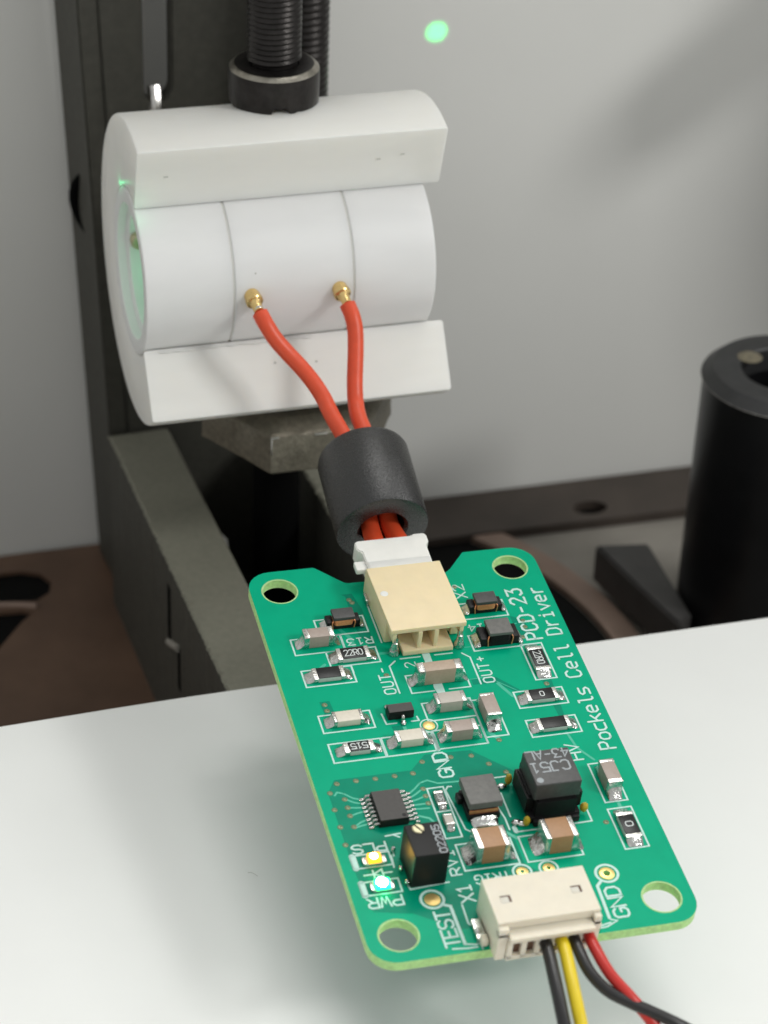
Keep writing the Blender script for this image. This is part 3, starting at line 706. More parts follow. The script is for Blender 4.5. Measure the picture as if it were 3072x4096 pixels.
silk_line([(0.75, -8.6), (1.0, -10.0), (1.0, -11.3)]); silk_line([(-3.0, -6.2), (-2.95, -6.6), (-2.6, -10.6), (-2.0, -11.2), (-1.6, -11.25)]); silk_line([(-3.0, -6.1), (-2.7, -5.7), (-2.4, -5.75)])
silk_line([(-5.55, -15.9), (-8.8, -16.1), (-9.0, -15.3)], [(-9.2, -12.4), (-9.15, -11.9)], [(-9.4, -12.3), (-9.5, -13.6)])
silk_line([(-9.3, -10.2), (-8.0, -10.1)], [(-8.6, -10.2), (-8.2, -10.5)])
for y0, y1 in ((-13.25, -11.85), (-16.15, -14.75)):
    silk_box(-12.75, -9.5, y0, y1); silk_line([(-12.55, y0 + 0.05), (-12.55, y1 - 0.05)], wd=0.55)
silk_line([(-12.1, -14.03), (-11.3, -14.03), (-10.55, -13.6), (-10.55, -14.4), (-11.3, -14.03)], [(-10.5, -14.03), (-9.8, -14.03)], [(-11.3, -13.6), (-11.3, -14.4)])
silk_line([(-6.8, -18.05), (-6.15, -18.35), (-6.1, -22.3)], wd=0.26)
silk_line([(-6.1, -22.3), (-5.3, -22.5), (-4.9, -22.45), (-4.85, -23.0)], [(-7.2, -22.6), (-6.0, -22.75), (-5.2, -22.75)], [(-5.2, -18.4), (-5.25, -20.3), (-5.0, -20.7)])
silk_line([(6.62, -18.05), (6.2, -18.45), (6.05, -21.85)], wd=0.26)
silk_line([(6.1, -22.0), (6.6, -22.2), (5.6, -22.65), (4.9, -22.7)], [(6.0, -22.3), (5.0, -22.5)])
silk_text('PCD-23', (10.95, 10.62), 1.4, 1.19, 0.83, 0.22, 90)
for k, wrd in ((0, 'Pockels'), (8, 'Cell'), (13, 'Driver')): silk_text(wrd, (12.95, -3.75 + 1.128 * k), 1.36, 1.128, 0.80, 0.19, 90)
silk_text('HV', (9.72, -4.6), 1.1, 1.05, 0.85, 0.17, 90)
silk_text('OUT-', (-3.98, 5.87), 0.98, 0.9, 0.6, 0.15, 90)
silk_text('OUT+', (5.05, 5.87), 0.98, 0.9, 0.6, 0.15, 90)
silk_text('GND', (-1.8, -4.62), 1.2, 1.0, 0.82, 0.19, 90)
silk_text('GND', (7.8, -21.92), 1.22, 1.12, 0.9, 0.2, 90)
silk_text('TEST', (-6.45, -22.4), 1.2, 0.95, 0.8, 0.19, 90)
silk_text('X1', (-4.0, -18.2), 1.15, 0.98, 0.8, 0.18, 90)
silk_text('RV1', (-4.3, -15.3), 0.85, 0.98, 0.72, 0.15, 90)
silk_text('X2', (5.8, 17.0), 1.0, 1.05, 0.75, 0.13, 90)
silk_text('2', (-1.35, 8.85), 0.95, 0.8, 0.6, 0.12, 90)
silk_text('R13', (-4.3, 13.27), 0.8, 0.84, 0.62, 0.14, 180)
silk_text('R14', (7.0, 13.33), 0.8, 0.84, 0.62, 0.14, 180)
silk_text('PLS', (-9.55, -10.78), 0.9, 1.0, 0.8, 0.17, 180)
silk_text('PWR', (-9.72, -16.5), 1.0, 1.0, 0.8, 0.17, 180)
silk_text('TRIG', (-0.45, -15.65), 0.9, 0.78, 0.6, 0.14, 180)
# white strips (bare routing) by the mid capacitor
for q in ([(-0.43, 10.4), (0.27, 10.38), (0.24, 9.0), (-0.42, 9.0)], [(-0.5, 6.48), (0.31, 6.48), (0.28, 4.6), (-0.2, 4.6), (-0.45, 5.4), (-0.55, 6.0)]):
    finish('white_strip', zpoly(list(reversed(q)), 0.02), 'silk', board)

# vias
via_b = bmesh.new(); lathe(via_b, [(0.0, 0.010), (0.07, 0.014), (0.10, 0.045), (0.17, 0.05), (0.22, 0.022), (0.25, 0.009)], 16)
M['via'] = mat('tented_via', (0.16, 0.20, 0.11), 0.35, 0.4, var=0.2, vscale=3)
via_me = None
for (x, y) in ((-11.79, -3.81), (-10.12, -3.75), (-8.46, -3.79), (-6.78, -3.77), (-5.17, -3.72), (-4.04, -2.54), (-1.49, -2.41), (0.31, -2.55), (1.51, -3.74), (2.69, -4.91),
               (-12.60, -4.76), (-12.69, -6.65), (-12.70, -8.60), (-12.76, -10.56), (-11.57, -5.64), (-11.55, -6.59), (-11.60, -7.52), (-11.57, -8.76), (-4.81, -5.60), (-4.82, -6.43), (-4.82, -7.26),
               (-5.04, 18.39), (-4.87, 18.0), (-10.52, 5.49), (-10.49, 4.74), (-4.26, 8.24), (9.49, 4.88), (3.23, -1.14), (9.23, -11.90), (9.23, 11.06), (9.92, 13.16), (9.83, 12.34), (5.0, 18.6)):
    if via_me is None:
        vo = finish('via', via_b, 'via', board); via_me = vo.data
    else:
        vo = bpy.data.objects.new('via', via_me); C.objects.link(vo); vo.parent = board
    vo.location = (x, y, 0)
# fine traces
def trace(*pts, wd=0.16):
    bb = bmesh.new(); ribbon(bb, pts, wd, 0.0115); return finish('trace', bb, 'trace', board)
for k in range(8):
    y = -5.85 - k * 0.47
    if k in (0, 1, 2, 3, 5, 6):
        vy = [-5.0, -5.64, -6.59, -7.52, 0, -8.76, -8.9, 0][k]
        trace((-10.4, y), (-10.9, y + (vy - y) * 0.3), (-11.5, vy))
for k in (0, 1, 2, 3, 4):
    y = -5.85 - k * 0.47
    vy = [-4.9, -5.6, -6.43, -7.26, -7.8][k]
    trace((-6.0, y), (-5.5, y + (vy - y) * 0.4), (-4.9, vy))
trace((-11.5, -5.0), (-12.0, -4.75), (-12.3, -5.1)); trace((-4.9, -4.9), (-4.2, -4.7), (-3.4, -5.2), (-0.5, -5.3), (0.3, -5.3))
trace((5.05, 6.0), (6.5, 4.6), (6.9, 4.2), wd=0.08); trace((2.75, 6.5), (4.4, 6.55), wd=0.07); trace((3.3, 10.6), (4.4, 10.55), wd=0.09); trace((8.0, 12.9), (9.2, 12.9), wd=0.12)

for pts, wd in ((((-9.3, 10.4), (-9.9, 9.9)), 0.3), (((-7.0, 14.9), (-6.2, 13.4), (-6.1, 12.0)), 0.35), (((-4.3, 11.0), (-3.3, 11.0)), 0.3), (((2.6, -0.1), (3.2, -0.9)), 0.4), (((6.9, 3.2), (6.0, 3.9), (5.2, 5.6)), 0.3),
        (((-4.4, 2.0), (-4.4, 0.9)), 0.3), (((9.3, -1.2), (9.6, -3.2), (10.6, -4.8)), 0.22), (((11.0, -9.6), (11.0, -10.7)), 0.3), (((-6.0, -8.5), (-5.2, -8.9), (-4.6, -10.0)), 0.2), (((0.6, -11.5), (1.4, -12.4)), 0.3)):
    trace(*pts, wd=wd)
# test pads
def test_pad(x, y, r_o=1.03, r_i=0.66, hole=0.0, drop=0.0):
    bb = bmesh.new(); lathe(bb, [(r_i + 0.14, 0.017), (r_o, 0.017)], 44, center=(x, y, 0)); p = finish('test_pad', bb, 'silk', board)
    bb = bmesh.new(); lathe(bb, [(hole, 0.03 - drop), (hole + 0.02, 0.05), (r_i - 0.06, 0.05), (r_i, 0.012)], 40, center=(x, y, 0)); finish('gold_ring', bb, 'gold', p)
    return p
test_pad(-7.39, -17.42); test_pad(7.4, -17.3, hole=0.28, drop=0.5); test_pad(0.63, -15.9, 0.85, 0.52, 0.15, 0.4); test_pad(2.89, -15.9, 0.85, 0.52, 0.15, 0.4); test_pad(-2.27, 1.55, 0.8, 0.54)

# ---------------------------------------------------------------- soldered parts
def fillet(cx, cy, length, width, height, rot, n=8):
    """concave solder fillet that rises towards the terminal; local +x points away from the part"""
    bb = bmesh.new(); rows = []
    for i in range(n + 1):
        u = i / n; row = []
        for j in range(9):
            v = -1 + 2 * j / 8
            ww = width / 2 * (1 - 0.12 * u ** 3)
            z = 0.02 + height * (1 - u) ** 2.0 * (1 - 0.25 * abs(v) ** 3) + 0.20 * math.sqrt(max(0, 1 - u ** 4)) * math.sqrt(max(0.0, 1 - abs(v) ** 4))
            row.append(bb.verts.new((u * length * (1 - 0.10 * v * v), v * ww, z)))
        rows.append(row)
    for a, c in zip(rows, rows[1:]):
        for j in range(8): bb.faces.new((a[j], c[j], c[j + 1], a[j + 1]))
    # skirt
    edge = [rows[i][0] for i in range(n + 1)] + rows[-1][1:] + [rows[i][8] for i in range(n - 1, -1, -1)]
    low = [bb.verts.new((v.co.x, v.co.y, 0.005)) for v in edge]
    for i in range(len(edge) - 1): bb.faces.new((edge[i], low[i], low[i + 1], edge[i + 1]))
    bmesh.ops.recalc_face_normals(bb, faces=bb.faces)
    bmesh.ops.rotate(bb, verts=bb.verts, cent=(0, 0, 0), matrix=Matrix.Rotation(R(rot), 3, 'Z'))
    bmesh.ops.translate(bb, verts=bb.verts, vec=(cx, cy, 0))
    return bb
def chip(name, label, cx, cy, L, W, H, tl, body, orient='x', kind='cap', text=None, trot=0, pad=0.75, coat='glass_black', skew=0.0):
    """two-terminal chip; body mesh is the part, terminals, solder and print are sub-parts"""
    rz = (90 if orient == 'y' else 0) + skew
    def fin(nm, bb, mt, par):
        bmesh.ops.rotate(bb, verts=bb.verts, cent=(0, 0, 0), matrix=Matrix.Rotation(R(rz), 3, 'Z'))
        bmesh.ops.translate(bb, verts=bb.verts, vec=(cx, cy, 0)); return finish(nm, bb, mt, par)
    z0 = 0.06
    bb = bmesh.new()
    box(bb, -L / 2 + 0.06, L / 2 - 0.06, -W / 2 + 0.02, W / 2 - 0.02, z0, H - 0.02, 0.07 if kind == 'cap' else 0.04)
    p = fin(name, bb, body, board); p['label'] = label
    for s in (-1, 1):
        bb = bmesh.new()
        x0, x1 = (L / 2 - tl, L / 2) if s > 0 else (-L / 2, -L / 2 + tl)
        rb = 0.10 if kind == 'cap' else 0.05
        box(bb, x0, x1, -W / 2 - 0.01, W / 2 + 0.01, z0 - 0.03, H, rb, 3)
        if kind == 'cap':
            for v in bb.verts: v.co += Vector([random.uniform(-.012, .012) for _ in range(3)])
        fin('terminal', bb, 'tin', p)
        fb = fillet(s * (L / 2 - 0.03), 0, pad, W * 0.98, min(H * 0.6, 0.75), 0 if s > 0 else 180)
        fin('solder_joint', fb, 'solder', p)
    if kind == 'res':
        bb = bmesh.new(); box(bb, -L / 2 + tl - 0.02, L / 2 - tl + 0.02, -W / 2 + 0.04, W / 2 - 0.04, H - 0.05, H + 0.035, 0.03)
        fin('black_coat', bb, coat, p)
        if text:
            tw = (len(text) - 1) * text_adv[0] + text_adv[1]
            bb = bmesh.new(); lettering(bb, text, (0, 0), text_adv[2], text_adv[0], text_adv[1], text_adv[3], 0, H + 0.039)
            bmesh.ops.translate(bb, verts=bb.verts, vec=(-tw / 2, -text_adv[2] / 2, 0))
            bmesh.ops.rotate(bb, verts=bb.verts, cent=(0, 0, 0), matrix=Matrix.Rotation(R(trot - rz), 3, 'Z'))
            fin('printed_code', bb, 'marking', p)
    return p
text_adv = (0.43, 0.34, 0.72, 0.085)
chip('capacitor', 'grey-pink ceramic capacitor at the left of the board', -9.28, 13.22, 2.72, 1.25, 1.36, 0.5, 'cap_grey')
chip('resistor', 'black chip resistor printed 22R0 lying across the board', -6.6, 11.0, 2.95, 1.45, 0.52, 0.42, 'alumina', kind='res', text='22R0')
chip('resistor', 'blank black chip resistor at the left edge', -9.35, 8.9, 2.85, 1.40, 0.52, 0.42, 'alumina', kind='res')
chip('capacitor', 'long tan ceramic capacitor below the upper connector', 0.05, 6.95, 4.05, 1.2, 1.75, 0.68, 'cap_tan')
chip('capacitor', 'light grey ceramic capacitor in the middle column', 0.08, 3.5, 2.75, 1.35, 1.22, 0.42, 'cap_light')
chip('capacitor', 'grey-pink ceramic capacitor below the light grey one', 0.0, -0.08, 2.8, 1.35, 1.32, 0.5, 'cap_grey', pad=0.6)
chip('capacitor', 'grey-pink ceramic capacitor set lengthwise in the middle', 3.22, 1.88, 2.75, 1.3, 1.45, 0.38, 'cap_grey', 'y')
chip('capacitor', 'cream ceramic capacitor at the left edge', -9.1, 3.22, 2.65, 1.3, 0.74, 0.34, 'cap_cream')
text_adv = (0.50, 0.40, 0.62, 0.10)
chip('resistor', 'chip resistor printed 515 with grey body showing', -9.0, -0.33, 2.65, 1.15, 0.55, 0.45, 'alumina', kind='res', text='515', trot=180)
chip('capacitor', 'cream ceramic capacitor beside the 515 resistor', -4.42, -0.1, 2.7, 1.3, 0.95, 0.4, 'cap_cream')
text_adv = (0.5, 0.36, 0.55, 0.09)
chip('resistor', 'black zero-ohm chip resistor at the right, set across', 8.45, 3.22, 2.85, 1.35, 0.5, 0.38, 'alumina', kind='res', text='0', trot=0)
chip('resistor', 'blank black chip resistor at the right', 8.38, -0.32, 2.95, 1.35, 0.5, 0.4, 'alumina', kind='res')
text_adv = (0.42, 0.34, 0.66, 0.08)
chip('resistor', 'chip resistor printed 22R0 set lengthwise near the title', 9.62, 7.72, 3.0, 1.38, 0.5, 0.45, 'alumina', 'y', kind='res', text='22R0', trot=-90)
chip('capacitor', 'grey-pink ceramic capacitor at the right edge', 10.9, -7.65, 2.75, 1.3, 1.55, 0.42, 'cap_grey', 'y')
text_adv = (0.5, 0.5, 0.62, 0.1)
chip('resistor', 'black zero-ohm chip resistor at the right edge, set lengthwise', 10.85, -12.85, 2.85, 1.42, 0.5, 0.42, 'alumina', 'y', kind='res', text='0', trot=-90)
chip('capacitor', 'brown ceramic capacitor beside the trimmer', -1.52, -13.5, 2.78, 2.2, 2.02, 0.5, 'cap_brown', pad=0.85)
chip('capacitor', 'brown ceramic capacitor in front of the big inductor', 4.3, -13.45, 2.78, 2.2, 2.0, 0.5, 'cap_brown', pad=0.85)
text_adv = (0.30, 0.24, 0.42, 0.05)
chip('resistor', 'tiny chip resistor printed 10R0 next to the controller chip', -3.8, -7.15, 1.6, 0.78, 0.42, 0.3, 'alumina', 'y', kind='res', text='10R', trot=-90, pad=0.35, coat='ferrite_grey')
chip('capacitor', 'tiny light ceramic capacitor next to the trimmer', -3.8, -9.7, 1.25, 0.78, 0.55, 0.26, 'cap_light', 'y', pad=0.45)

# wound inductors
def inductor(label, x0, x1, y0, y1, h, topmat, leg=0.55, legh=0.85, wind='copper'):
    bb = bmesh.new(); box(bb, x0 + 0.02, x1 - 0.02, y0 + 0.05, y1 - 0.05, 0.08, 0.34 * h, 0.08)
    p = finish('inductor', bb, 'ferrite', board); p['label'] = label
    bb = bmesh.new(); box(bb, x0, x1, y0, y1, h - 0.36, h, 0.09, 3); finish('top_plate', bb, topmat, p)
    bb = bmesh.new()
    n = 5
    for i in range(n):
        z = 0.34 * h + (0.66 * h - 0.38) * (i + 0.5) / n
        loop = rrect(x0 + 0.14, x1 - 0.14, y0 + 0.05, y1 - 0.05, 0.3, 5)
        tube(bb, [(q[0], q[1], z) for q in loop] + [(loop[0][0], loop[0][1], z)], 0.07, 6, False, sub=1)
    finish('winding', bb, wind, p, 60)
    for s in (-1, 1):
        bb = bmesh.new()
        xa, xb = (x0 - leg, x0 + 0.08) if s < 0 else (x1 - 0.08, x1 + leg)
        box(bb, xa, xb, y0 + 0.12, y1 - 0.12, 0.05, legh, 0.09)
        finish('leg', bb, 'ferrite', p)
        bb = bmesh.new(); xw = x0 + 0.06 if s < 0 else x1 - 0.06
        tube(bb, [(xw, y0 + 0.25, h - 0.5), (xw + s * 0.12, y0 + 0.08, 0.5 * h), (xw + s * 0.05, y0 + 0.06, 0.12)], 0.055, 8); finish('wire_end', bb, 'copper', p)
        fb = fillet((x0 - leg if s < 0 else x1 + leg) - s * 0.02, (y0 + y1) / 2, 0.55, (y1 - y0) * 0.95, 0.3, 0 if s > 0 else 180); finish('solder_joint', fb, 'solder', p)
        bb = bmesh.new(); bmesh.ops.create_icosphere(bb, subdivisions=2, radius=0.2)
        bmesh.ops.scale(bb, verts=bb.verts, vec=(1.2, 1, 0.8)); bmesh.ops.translate(bb, verts=bb.verts, vec=((x0 - leg - 0.2 if s < 0 else x1 + leg + 0.2), y0 + 0.15, 0.14)); finish('solder_joint', bb, 'solder', p)
    return p
inductor('small black inductor with copper winding at the upper left', -7.52, -5.54, 14.6, 15.92, 1.45, 'ferrite_top')
inductor('small black inductor with copper winding under the right mounting hole', 5.8, 7.82, 14.6, 16.02, 1.45, 'ferrite_top')
inductor('grey-topped inductor below the small right one', 5.7, 7.92, 10.2, 12.15, 1.65, 'ferrite_grey', 0.7, 0.95, 'ferrite')
# square grey inductor
bb = bmesh.new(); box(bb, -2.2, 0.55, -9.95, -6.9, 0.1, 0.75, 0.1); p = finish('inductor', bb, 'ferrite', board); p['label'] = 'square grey-topped inductor left of the big one'
bb = bmesh.new(); box(bb, -2.25, 0.62, -9.93, -6.8, 1.42, 2.15, 0.1, 3); finish('top_plate', bb, 'ferrite_grey', p)
bb = bmesh.new(); box(bb, -1.95, 0.3, -9.7, -7.1, 0.7, 1.45, 0.25, 3); finish('winding', bb, 'epoxy', p)
bb = bmesh.new(); box(bb, -2.1, 0.4, -9.78, -9.6, 0.7, 1.1, 0.07); finish('wire_end', bb, 'copper', p)
for s in (-1, 1):
    fb = fillet(-0.82, -9.95 if s < 0 else -6.9, 0.75, 2.3, 0.35, -90 if s < 0 else 90); finish('solder_joint', fb, 'solder', p)
bb = bmesh.new(); box(bb, -2.62, -2.1, -8.2, -7.3, 0.3, 1.0, 0.15, 3); finish('terminal', bb, 'ferrite', p)
bb = bmesh.new(); bmesh.ops.create_icosphere(bb, subdivisions=2, radius=0.32); bmesh.ops.translate(bb, verts=bb.verts, vec=(1.05, -7.4, 0.25)); finish('solder_joint', bb, 'solder', p)
# big inductor
bb = bmesh.new(); box(bb, 2.5, 7.35, -11.0, -6.2, 0.75, 2.55, 0.0)
bmesh.ops.bevel(bb, geom=[e for e in bb.edges if abs((e.verts[0].co - e.verts[1].co).z) > 1], offset=0.7, segments=2, affect='EDGES')
bmesh.ops.bevel(bb, geom=[e for e in bb.edges if e.verts[0].co.z > 2.5 and e.verts[1].co.z > 2.5], offset=0.18, segments=2, affect='EDGES')
big = finish('inductor', bb, 'epoxy', board); big['label'] = 'big black inductor printed CJ51 43-AL with yellow glue'
bb = bmesh.new(); box(bb, 2.9, 6.88, -10.8, -6.9, 2.52, 4.3, 0.16, 3); top = finish('top_block', bb, 'ferrite_top', big)
bb = bmesh.new(); box(bb, 2.7, 7.15, -11.05, -6.4, 0.1, 0.78, 0.15); box(bb, 3.0, 4.0, -11.45, -11.0, 0.05, 0.65, 0.1); box(bb, 5.9, 7.0, -11.45, -11.0, 0.05, 0.65, 0.1); finish('base_foot', bb, 'ferrite', big)
bb = bmesh.new()
lettering(bb, 'CJ51', (6.35, -8.35), 1.05, 0.88, 0.66, 0.15, 180, 4.306); finish('printed_code', bb, 'marking_dim', big)
bb = bmesh.new(); lettering(bb, '43-AL', (6.72, -7.0), 0.95, 0.76, 0.58, 0.14, 180, 4.306); finish('printed_code', bb, 'marking_dim', big)
bb = bmesh.new(); lathe(bb, [(0, 4.308), (0.27, 4.308), (0.29, 4.30)], 20, center=(3.4, -10.25, 0)); finish('printed_dot', bb, 'marking_dim', big)
for (x, y, z, sc) in ((2.35, -6.4, 0.7, (0.3, 0.3, 0.6)), (2.45, -11.15, 0.6, (0.3, 0.25, 0.55)), (7.6, -10.6, 0.75, (0.35, 0.3, 0.5))):
    bb = bmesh.new(); bmesh.ops.create_icosphere(bb, subdivisions=3, radius=1)
    for v in bb.verts: v.co *= 1 + random.uniform(-.1, .1)
    bmesh.ops.scale(bb, verts=bb.verts, vec=sc); bmesh.ops.translate(bb, verts=bb.verts, vec=(x, y, z)); finish('glue_blob', bb, 'glue', big, 60)
for (x, y) in ((1.75, -6.6), (1.75, -10.75), (2.2, -10.95), (8.0, -6.9)):
    bb = bmesh.new(); bmesh.ops.create_icosphere(bb, subdivisions=3, radius=0.36)
    bmesh.ops.scale(bb, verts=bb.verts, vec=(1.25, 0.9, 0.7)); bmesh.ops.translate(bb, verts=bb.verts, vec=(x, y, 0.16)); finish('solder_joint', bb, 'solder', big)

# transistor in a three-lead case
bb = bmesh.new(); box(bb, -5.62, -3.32, 2.62, 3.72, 0.12, 0.98, 0.08, taper=(0.97, 0.92)); p = finish('transistor', bb, 'epoxy', board); p['label'] = 'small black three-lead transistor'
bb = bmesh.new(); box(bb, -5.55, -3.4, 2.68, 3.66, 0.955, 0.985, 0.0); finish('top_face', bb, 'epoxy_top', p)
for (x, s) in ((-4.38, -1), (-5.3, 1), (-3.6, 1)):
    bb = bmesh.new(); y = 2.66 if s < 0 else 3.68
    tube(bb, [(x, y - s * 0.1, 0.52), (x, y + s * 0.2, 0.5), (x, y + s * 0.32, 0.2), (x, y + s * 0.6, 0.1)], 0.16, 8); finish('lead', bb, 'tin', p)
    bb = bmesh.new(); bmesh.ops.create_icosphere(bb, subdivisions=2, radius=0.24); bmesh.ops.scale(bb, verts=bb.verts, vec=(1, 1.2, 0.6)); bmesh.ops.translate(bb, verts=bb.verts, vec=(x, y + s * 0.55, 0.13)); finish('solder_joint', bb, 'solder', p)

# controller chip
bb = bmesh.new(); box(bb, -9.6, -7.05, -9.36, -5.9, 0.12, 0.88, 0.09, taper=(0.96, 0.97)); ic = finish('controller_chip', bb, 'epoxy', board); ic['label'] = 'black sixteen-lead chip near the lit diodes'
bb = bmesh.new(); box(bb, -9.5, -7.15, -9.26, -6.0, 0.86, 0.889, 0.0); finish('top_face', bb, 'epoxy_top', ic)
bb = bmesh.new(); lathe(bb, [(0, 0.892), (0.19, 0.892)], 18, center=(-7.45, -8.95, 0)); finish('pin_mark', bb, 'epoxy', ic)
lead_me = {}
for s in (-1, 1):
    for k in range(8):
        y = -5.98 - k * 0.455
        if s not in lead_me:
            bb = bmesh.new(); c0 = -8.32
            pr = [(1.2, 0.52), (1.55, 0.52), (1.66, 0.44), (1.76, 0.14), (1.86, 0.07), (2.16, 0.06)]
            for (u, z), (u2, z2) in zip(pr, pr[1:]):
                pass
            tube(bb, [(s * u, 0, z) for u, z in pr], 0.115, 8, sub=3)
            bmesh.ops.scale(bb, verts=bb.verts, vec=(1, 1.05, 0.8))
            lo = finish('lead', bb, 'solder', ic); lead_me[s] = lo.data
        else:
            lo = bpy.data.objects.new('lead', lead_me[s]); C.objects.link(lo); lo.parent = ic
        lo.location = (-8.25, y, 0.04)

# trimmer
bb = bmesh.new(); box(bb, -8.78, -5.88, -16.0, -12.55, 0.05, 3.68, 0.12, 3); tr = finish('trimmer', bb, 'epoxy', board); tr['label'] = 'tall black trimmer with a slotted brass screw'
bb = bmesh.new(); lathe(bb, [(0, 3.80), (0.42, 3.80), (0.5, 3.74), (0.5, 3.6)], 28, center=(-7.75, -13.15, 0)); sc = finish('brass_screw', bb, 'brass_dull', tr)
bb = bmesh.new(); box(bb, -0.5, 0.5, -0.07, 0.07, 3.70, 3.815, 0.0); bmesh.ops.rotate(bb, verts=bb.verts, cent=(0, 0, 0), matrix=Matrix.Rotation(R(-58), 3, 'Z')); bmesh.ops.translate(bb, verts=bb.verts, vec=(-7.75, -13.15, 0)); finish('screw_slot', bb, 'void', tr)
bb = bmesh.new(); lettering(bb, '02205', (-6.05, -15.9), 0.6, 0.62, 0.45, 0.11, 90, 3.686); finish('printed_code', bb, 'marking_dim', tr)
for (x, y) in ((-9.15, -11.95), (-9.1, -14.1), (-9.0, -15.6)):
    bb = bmesh.new(); bmesh.ops.create_icosphere(bb, subdivisions=2, radius=0.2); bmesh.ops.scale(bb, verts=bb.verts, vec=(1, 1.1, 1.7)); bmesh.ops.translate(bb, verts=bb.verts, vec=(x, y, 0.3)); finish('solder_joint', bb, 'solder', tr)

# lit diodes
for (x, y, lens, core, lab, kx) in ((-10.95, -12.72, 'led_amber', 'led_amber_core', 'small light-emitting diode glowing amber', 1.0), (-11.0, -15.52, 'led_green', 'led_green_core', 'small light-emitting diode glowing bright green', 1.12)):
    bb = bmesh.new(); box(bb, x - 0.8, x + 0.8, y - 0.4, y + 0.4, 0.05, 0.25, 0.03); p = finish('indicator_diode', bb, 'alumina', board); p['label'] = lab
    bb = bmesh.new(); box(bb, x - 0.56 * kx, x + 0.56 * kx, y - 0.44 * kx, y + 0.44 * kx, 0.2, 0.72, 0.16, 3); finish('lens', bb, lens, p)
    bb = bmesh.new(); lathe(bb, [(0, 0.83), (0.25 * kx, 0.80), (0.36 * kx ** 3, 0.70)], 20, center=(x - 0.07, y - 0.0, 0)); finish('die_glow', bb, core, p)
    for s in (-1, 1):
        bb = bmesh.new(); box(bb, x + s * 0.82 - 0.16, x + s * 0.82 + 0.16, y - 0.38, y + 0.38, 0.03, 0.3, 0.06); finish('terminal', bb, 'tin', p)

# ------------------------------------------------------------------ upper connector header
yawh = Matrix.Rotation(R(0.6), 3, 'Z')
def hd(name, bb, mt, par, smooth=35):
    bmesh.ops.rotate(bb, verts=bb.verts, cent=(0, 15, 0), matrix=yawh); return finish(name, bb, mt, par, smooth)
bb = bmesh.new(); box(bb, -3.5, 3.46, 10.62, 19.1, 2.5, 3.0, 0.09, 3)
hdr = hd('connector_header', bb, 'pcb_cream', board); hdr['label'] = 'cream two-way connector header at the upper end'
for s in (-1, 1):
    bb = bmesh.new(); x0, x1 = (-3.46, -2.75) if s < 0 else (2.71, 3.42)
    box(bb, x0, x1, 12.3, 19.3, 0.1, 2.55, 0.08); hd('side_wall', bb, 'pcb_cream', hdr)
    bb = bmesh.new(); box(bb, x0 + 0.25, x1 - 0.12, 10.75, 12.4, 1.4, 2.52, 0.05); hd('side_wall', bb, 'pcb_cream', hdr)
bb = bmesh.new(); box(bb, -2.25, 2.4, 10.3, 18.8, 0.08, 0.6, 0.08); hd('floor_plate', bb, 'pcb_cream', hdr)
bb = bmesh.new(); box(bb, -2.7, 2.7, 12.6, 13.2, 0.3, 2.55, 0.0); hd('back_wall', bb, 'pcb_cream', hdr)
for x in (-0.75, 0.75):
    bb = bmesh.new(); box(bb, x - 0.19, x + 0.19, 10.55, 13.0, 0.55, 2.52, 0.05); hd('divider', bb, 'pcb_cream', hdr)
bb = bmesh.new(); lathe(bb, [(0, 3.012), (0.16, 3.012), (0.3, 3.03), (0.36, 3.0)], 20, center=(-2.8, 15.5, 0)); hd('gate_mark', bb, 'nylon_white', hdr)
for x in (-2.92, 3.1):
    bb = bmesh.new(); box(bb, x - 0.22, x + 0.22, 10.75, 11.1, 0.1, 1.9, 0.06); hd('pin', bb, 'tin', hdr)
    bb = bmesh.new(); lathe(bb, [(0.52, 0.01), (0.55, 0.12), (0.42, 0.45), (0.30, 0.9), (0.26, 1.3), (0.0, 1.35)], 24, center=(x, 10.85, 0))
    for v in bb.verts: v.co += Vector((random.uniform(-.03, .03), random.uniform(-.03, .03), 0))
    hd('solder_cone', bb, 'solder', hdr, 60)
bb = bmesh.new(); box(bb, -3.75, -3.45, 17.3, 18.4, 0.02, 0.7, 0.08); hd('solder_tab', bb, 'solder', hdr)
bb = bmesh.new(); box(bb, 3.45, 3.9, 18.0, 19.2, 0.02, 0.35, 0.08); hd('solder_tab', bb, 'tin', hdr)

# ------------------------------------------------------------------ lower connector socket
bb = bmesh.new(); box(bb, -4.28, 4.15, -23.7, -19.1, 2.75, 3.6, 0.09, 3)
sk = finish('connector_socket', bb, 'nylon_ivory', board); sk['label'] = 'ivory six-way connector socket at the lower edge'
for s in (-1, 1):
    bb = bmesh.new(); x0, x1 = (-4.26, -3.45) if s < 0 else (3.55, 4.13)
    box(bb, x0, x1, -24.2, -19.15, -0.15, 2.8, 0.09, 3); box(bb, x0, x1, -24.2, -23.5, 2.4, 3.3, 0.09, 3); finish('side_wall', bb, 'nylon_ivory', sk)
bb = bmesh.new(); box(bb, -4.2, 4.1, -20.1, -19.12, 0.05, 2.8, 0.06); finish('rear_wall', bb, 'nylon_ivory', sk)
for x in (-2.95, 2.85):
    bb = bmesh.new(); box(bb, x - 0.42, x + 0.42, -21.75, -21.05, 3.45, 3.606, 0.0); finish('top_window', bb, 'hole_brown', sk)
    bb = bmesh.new(); box(bb, x - 0.42, x + 0.22, -21.75, -21.18, 3.56, 3.618, 0.02); finish('latch_bump', bb, 'nylon_ivory', sk)
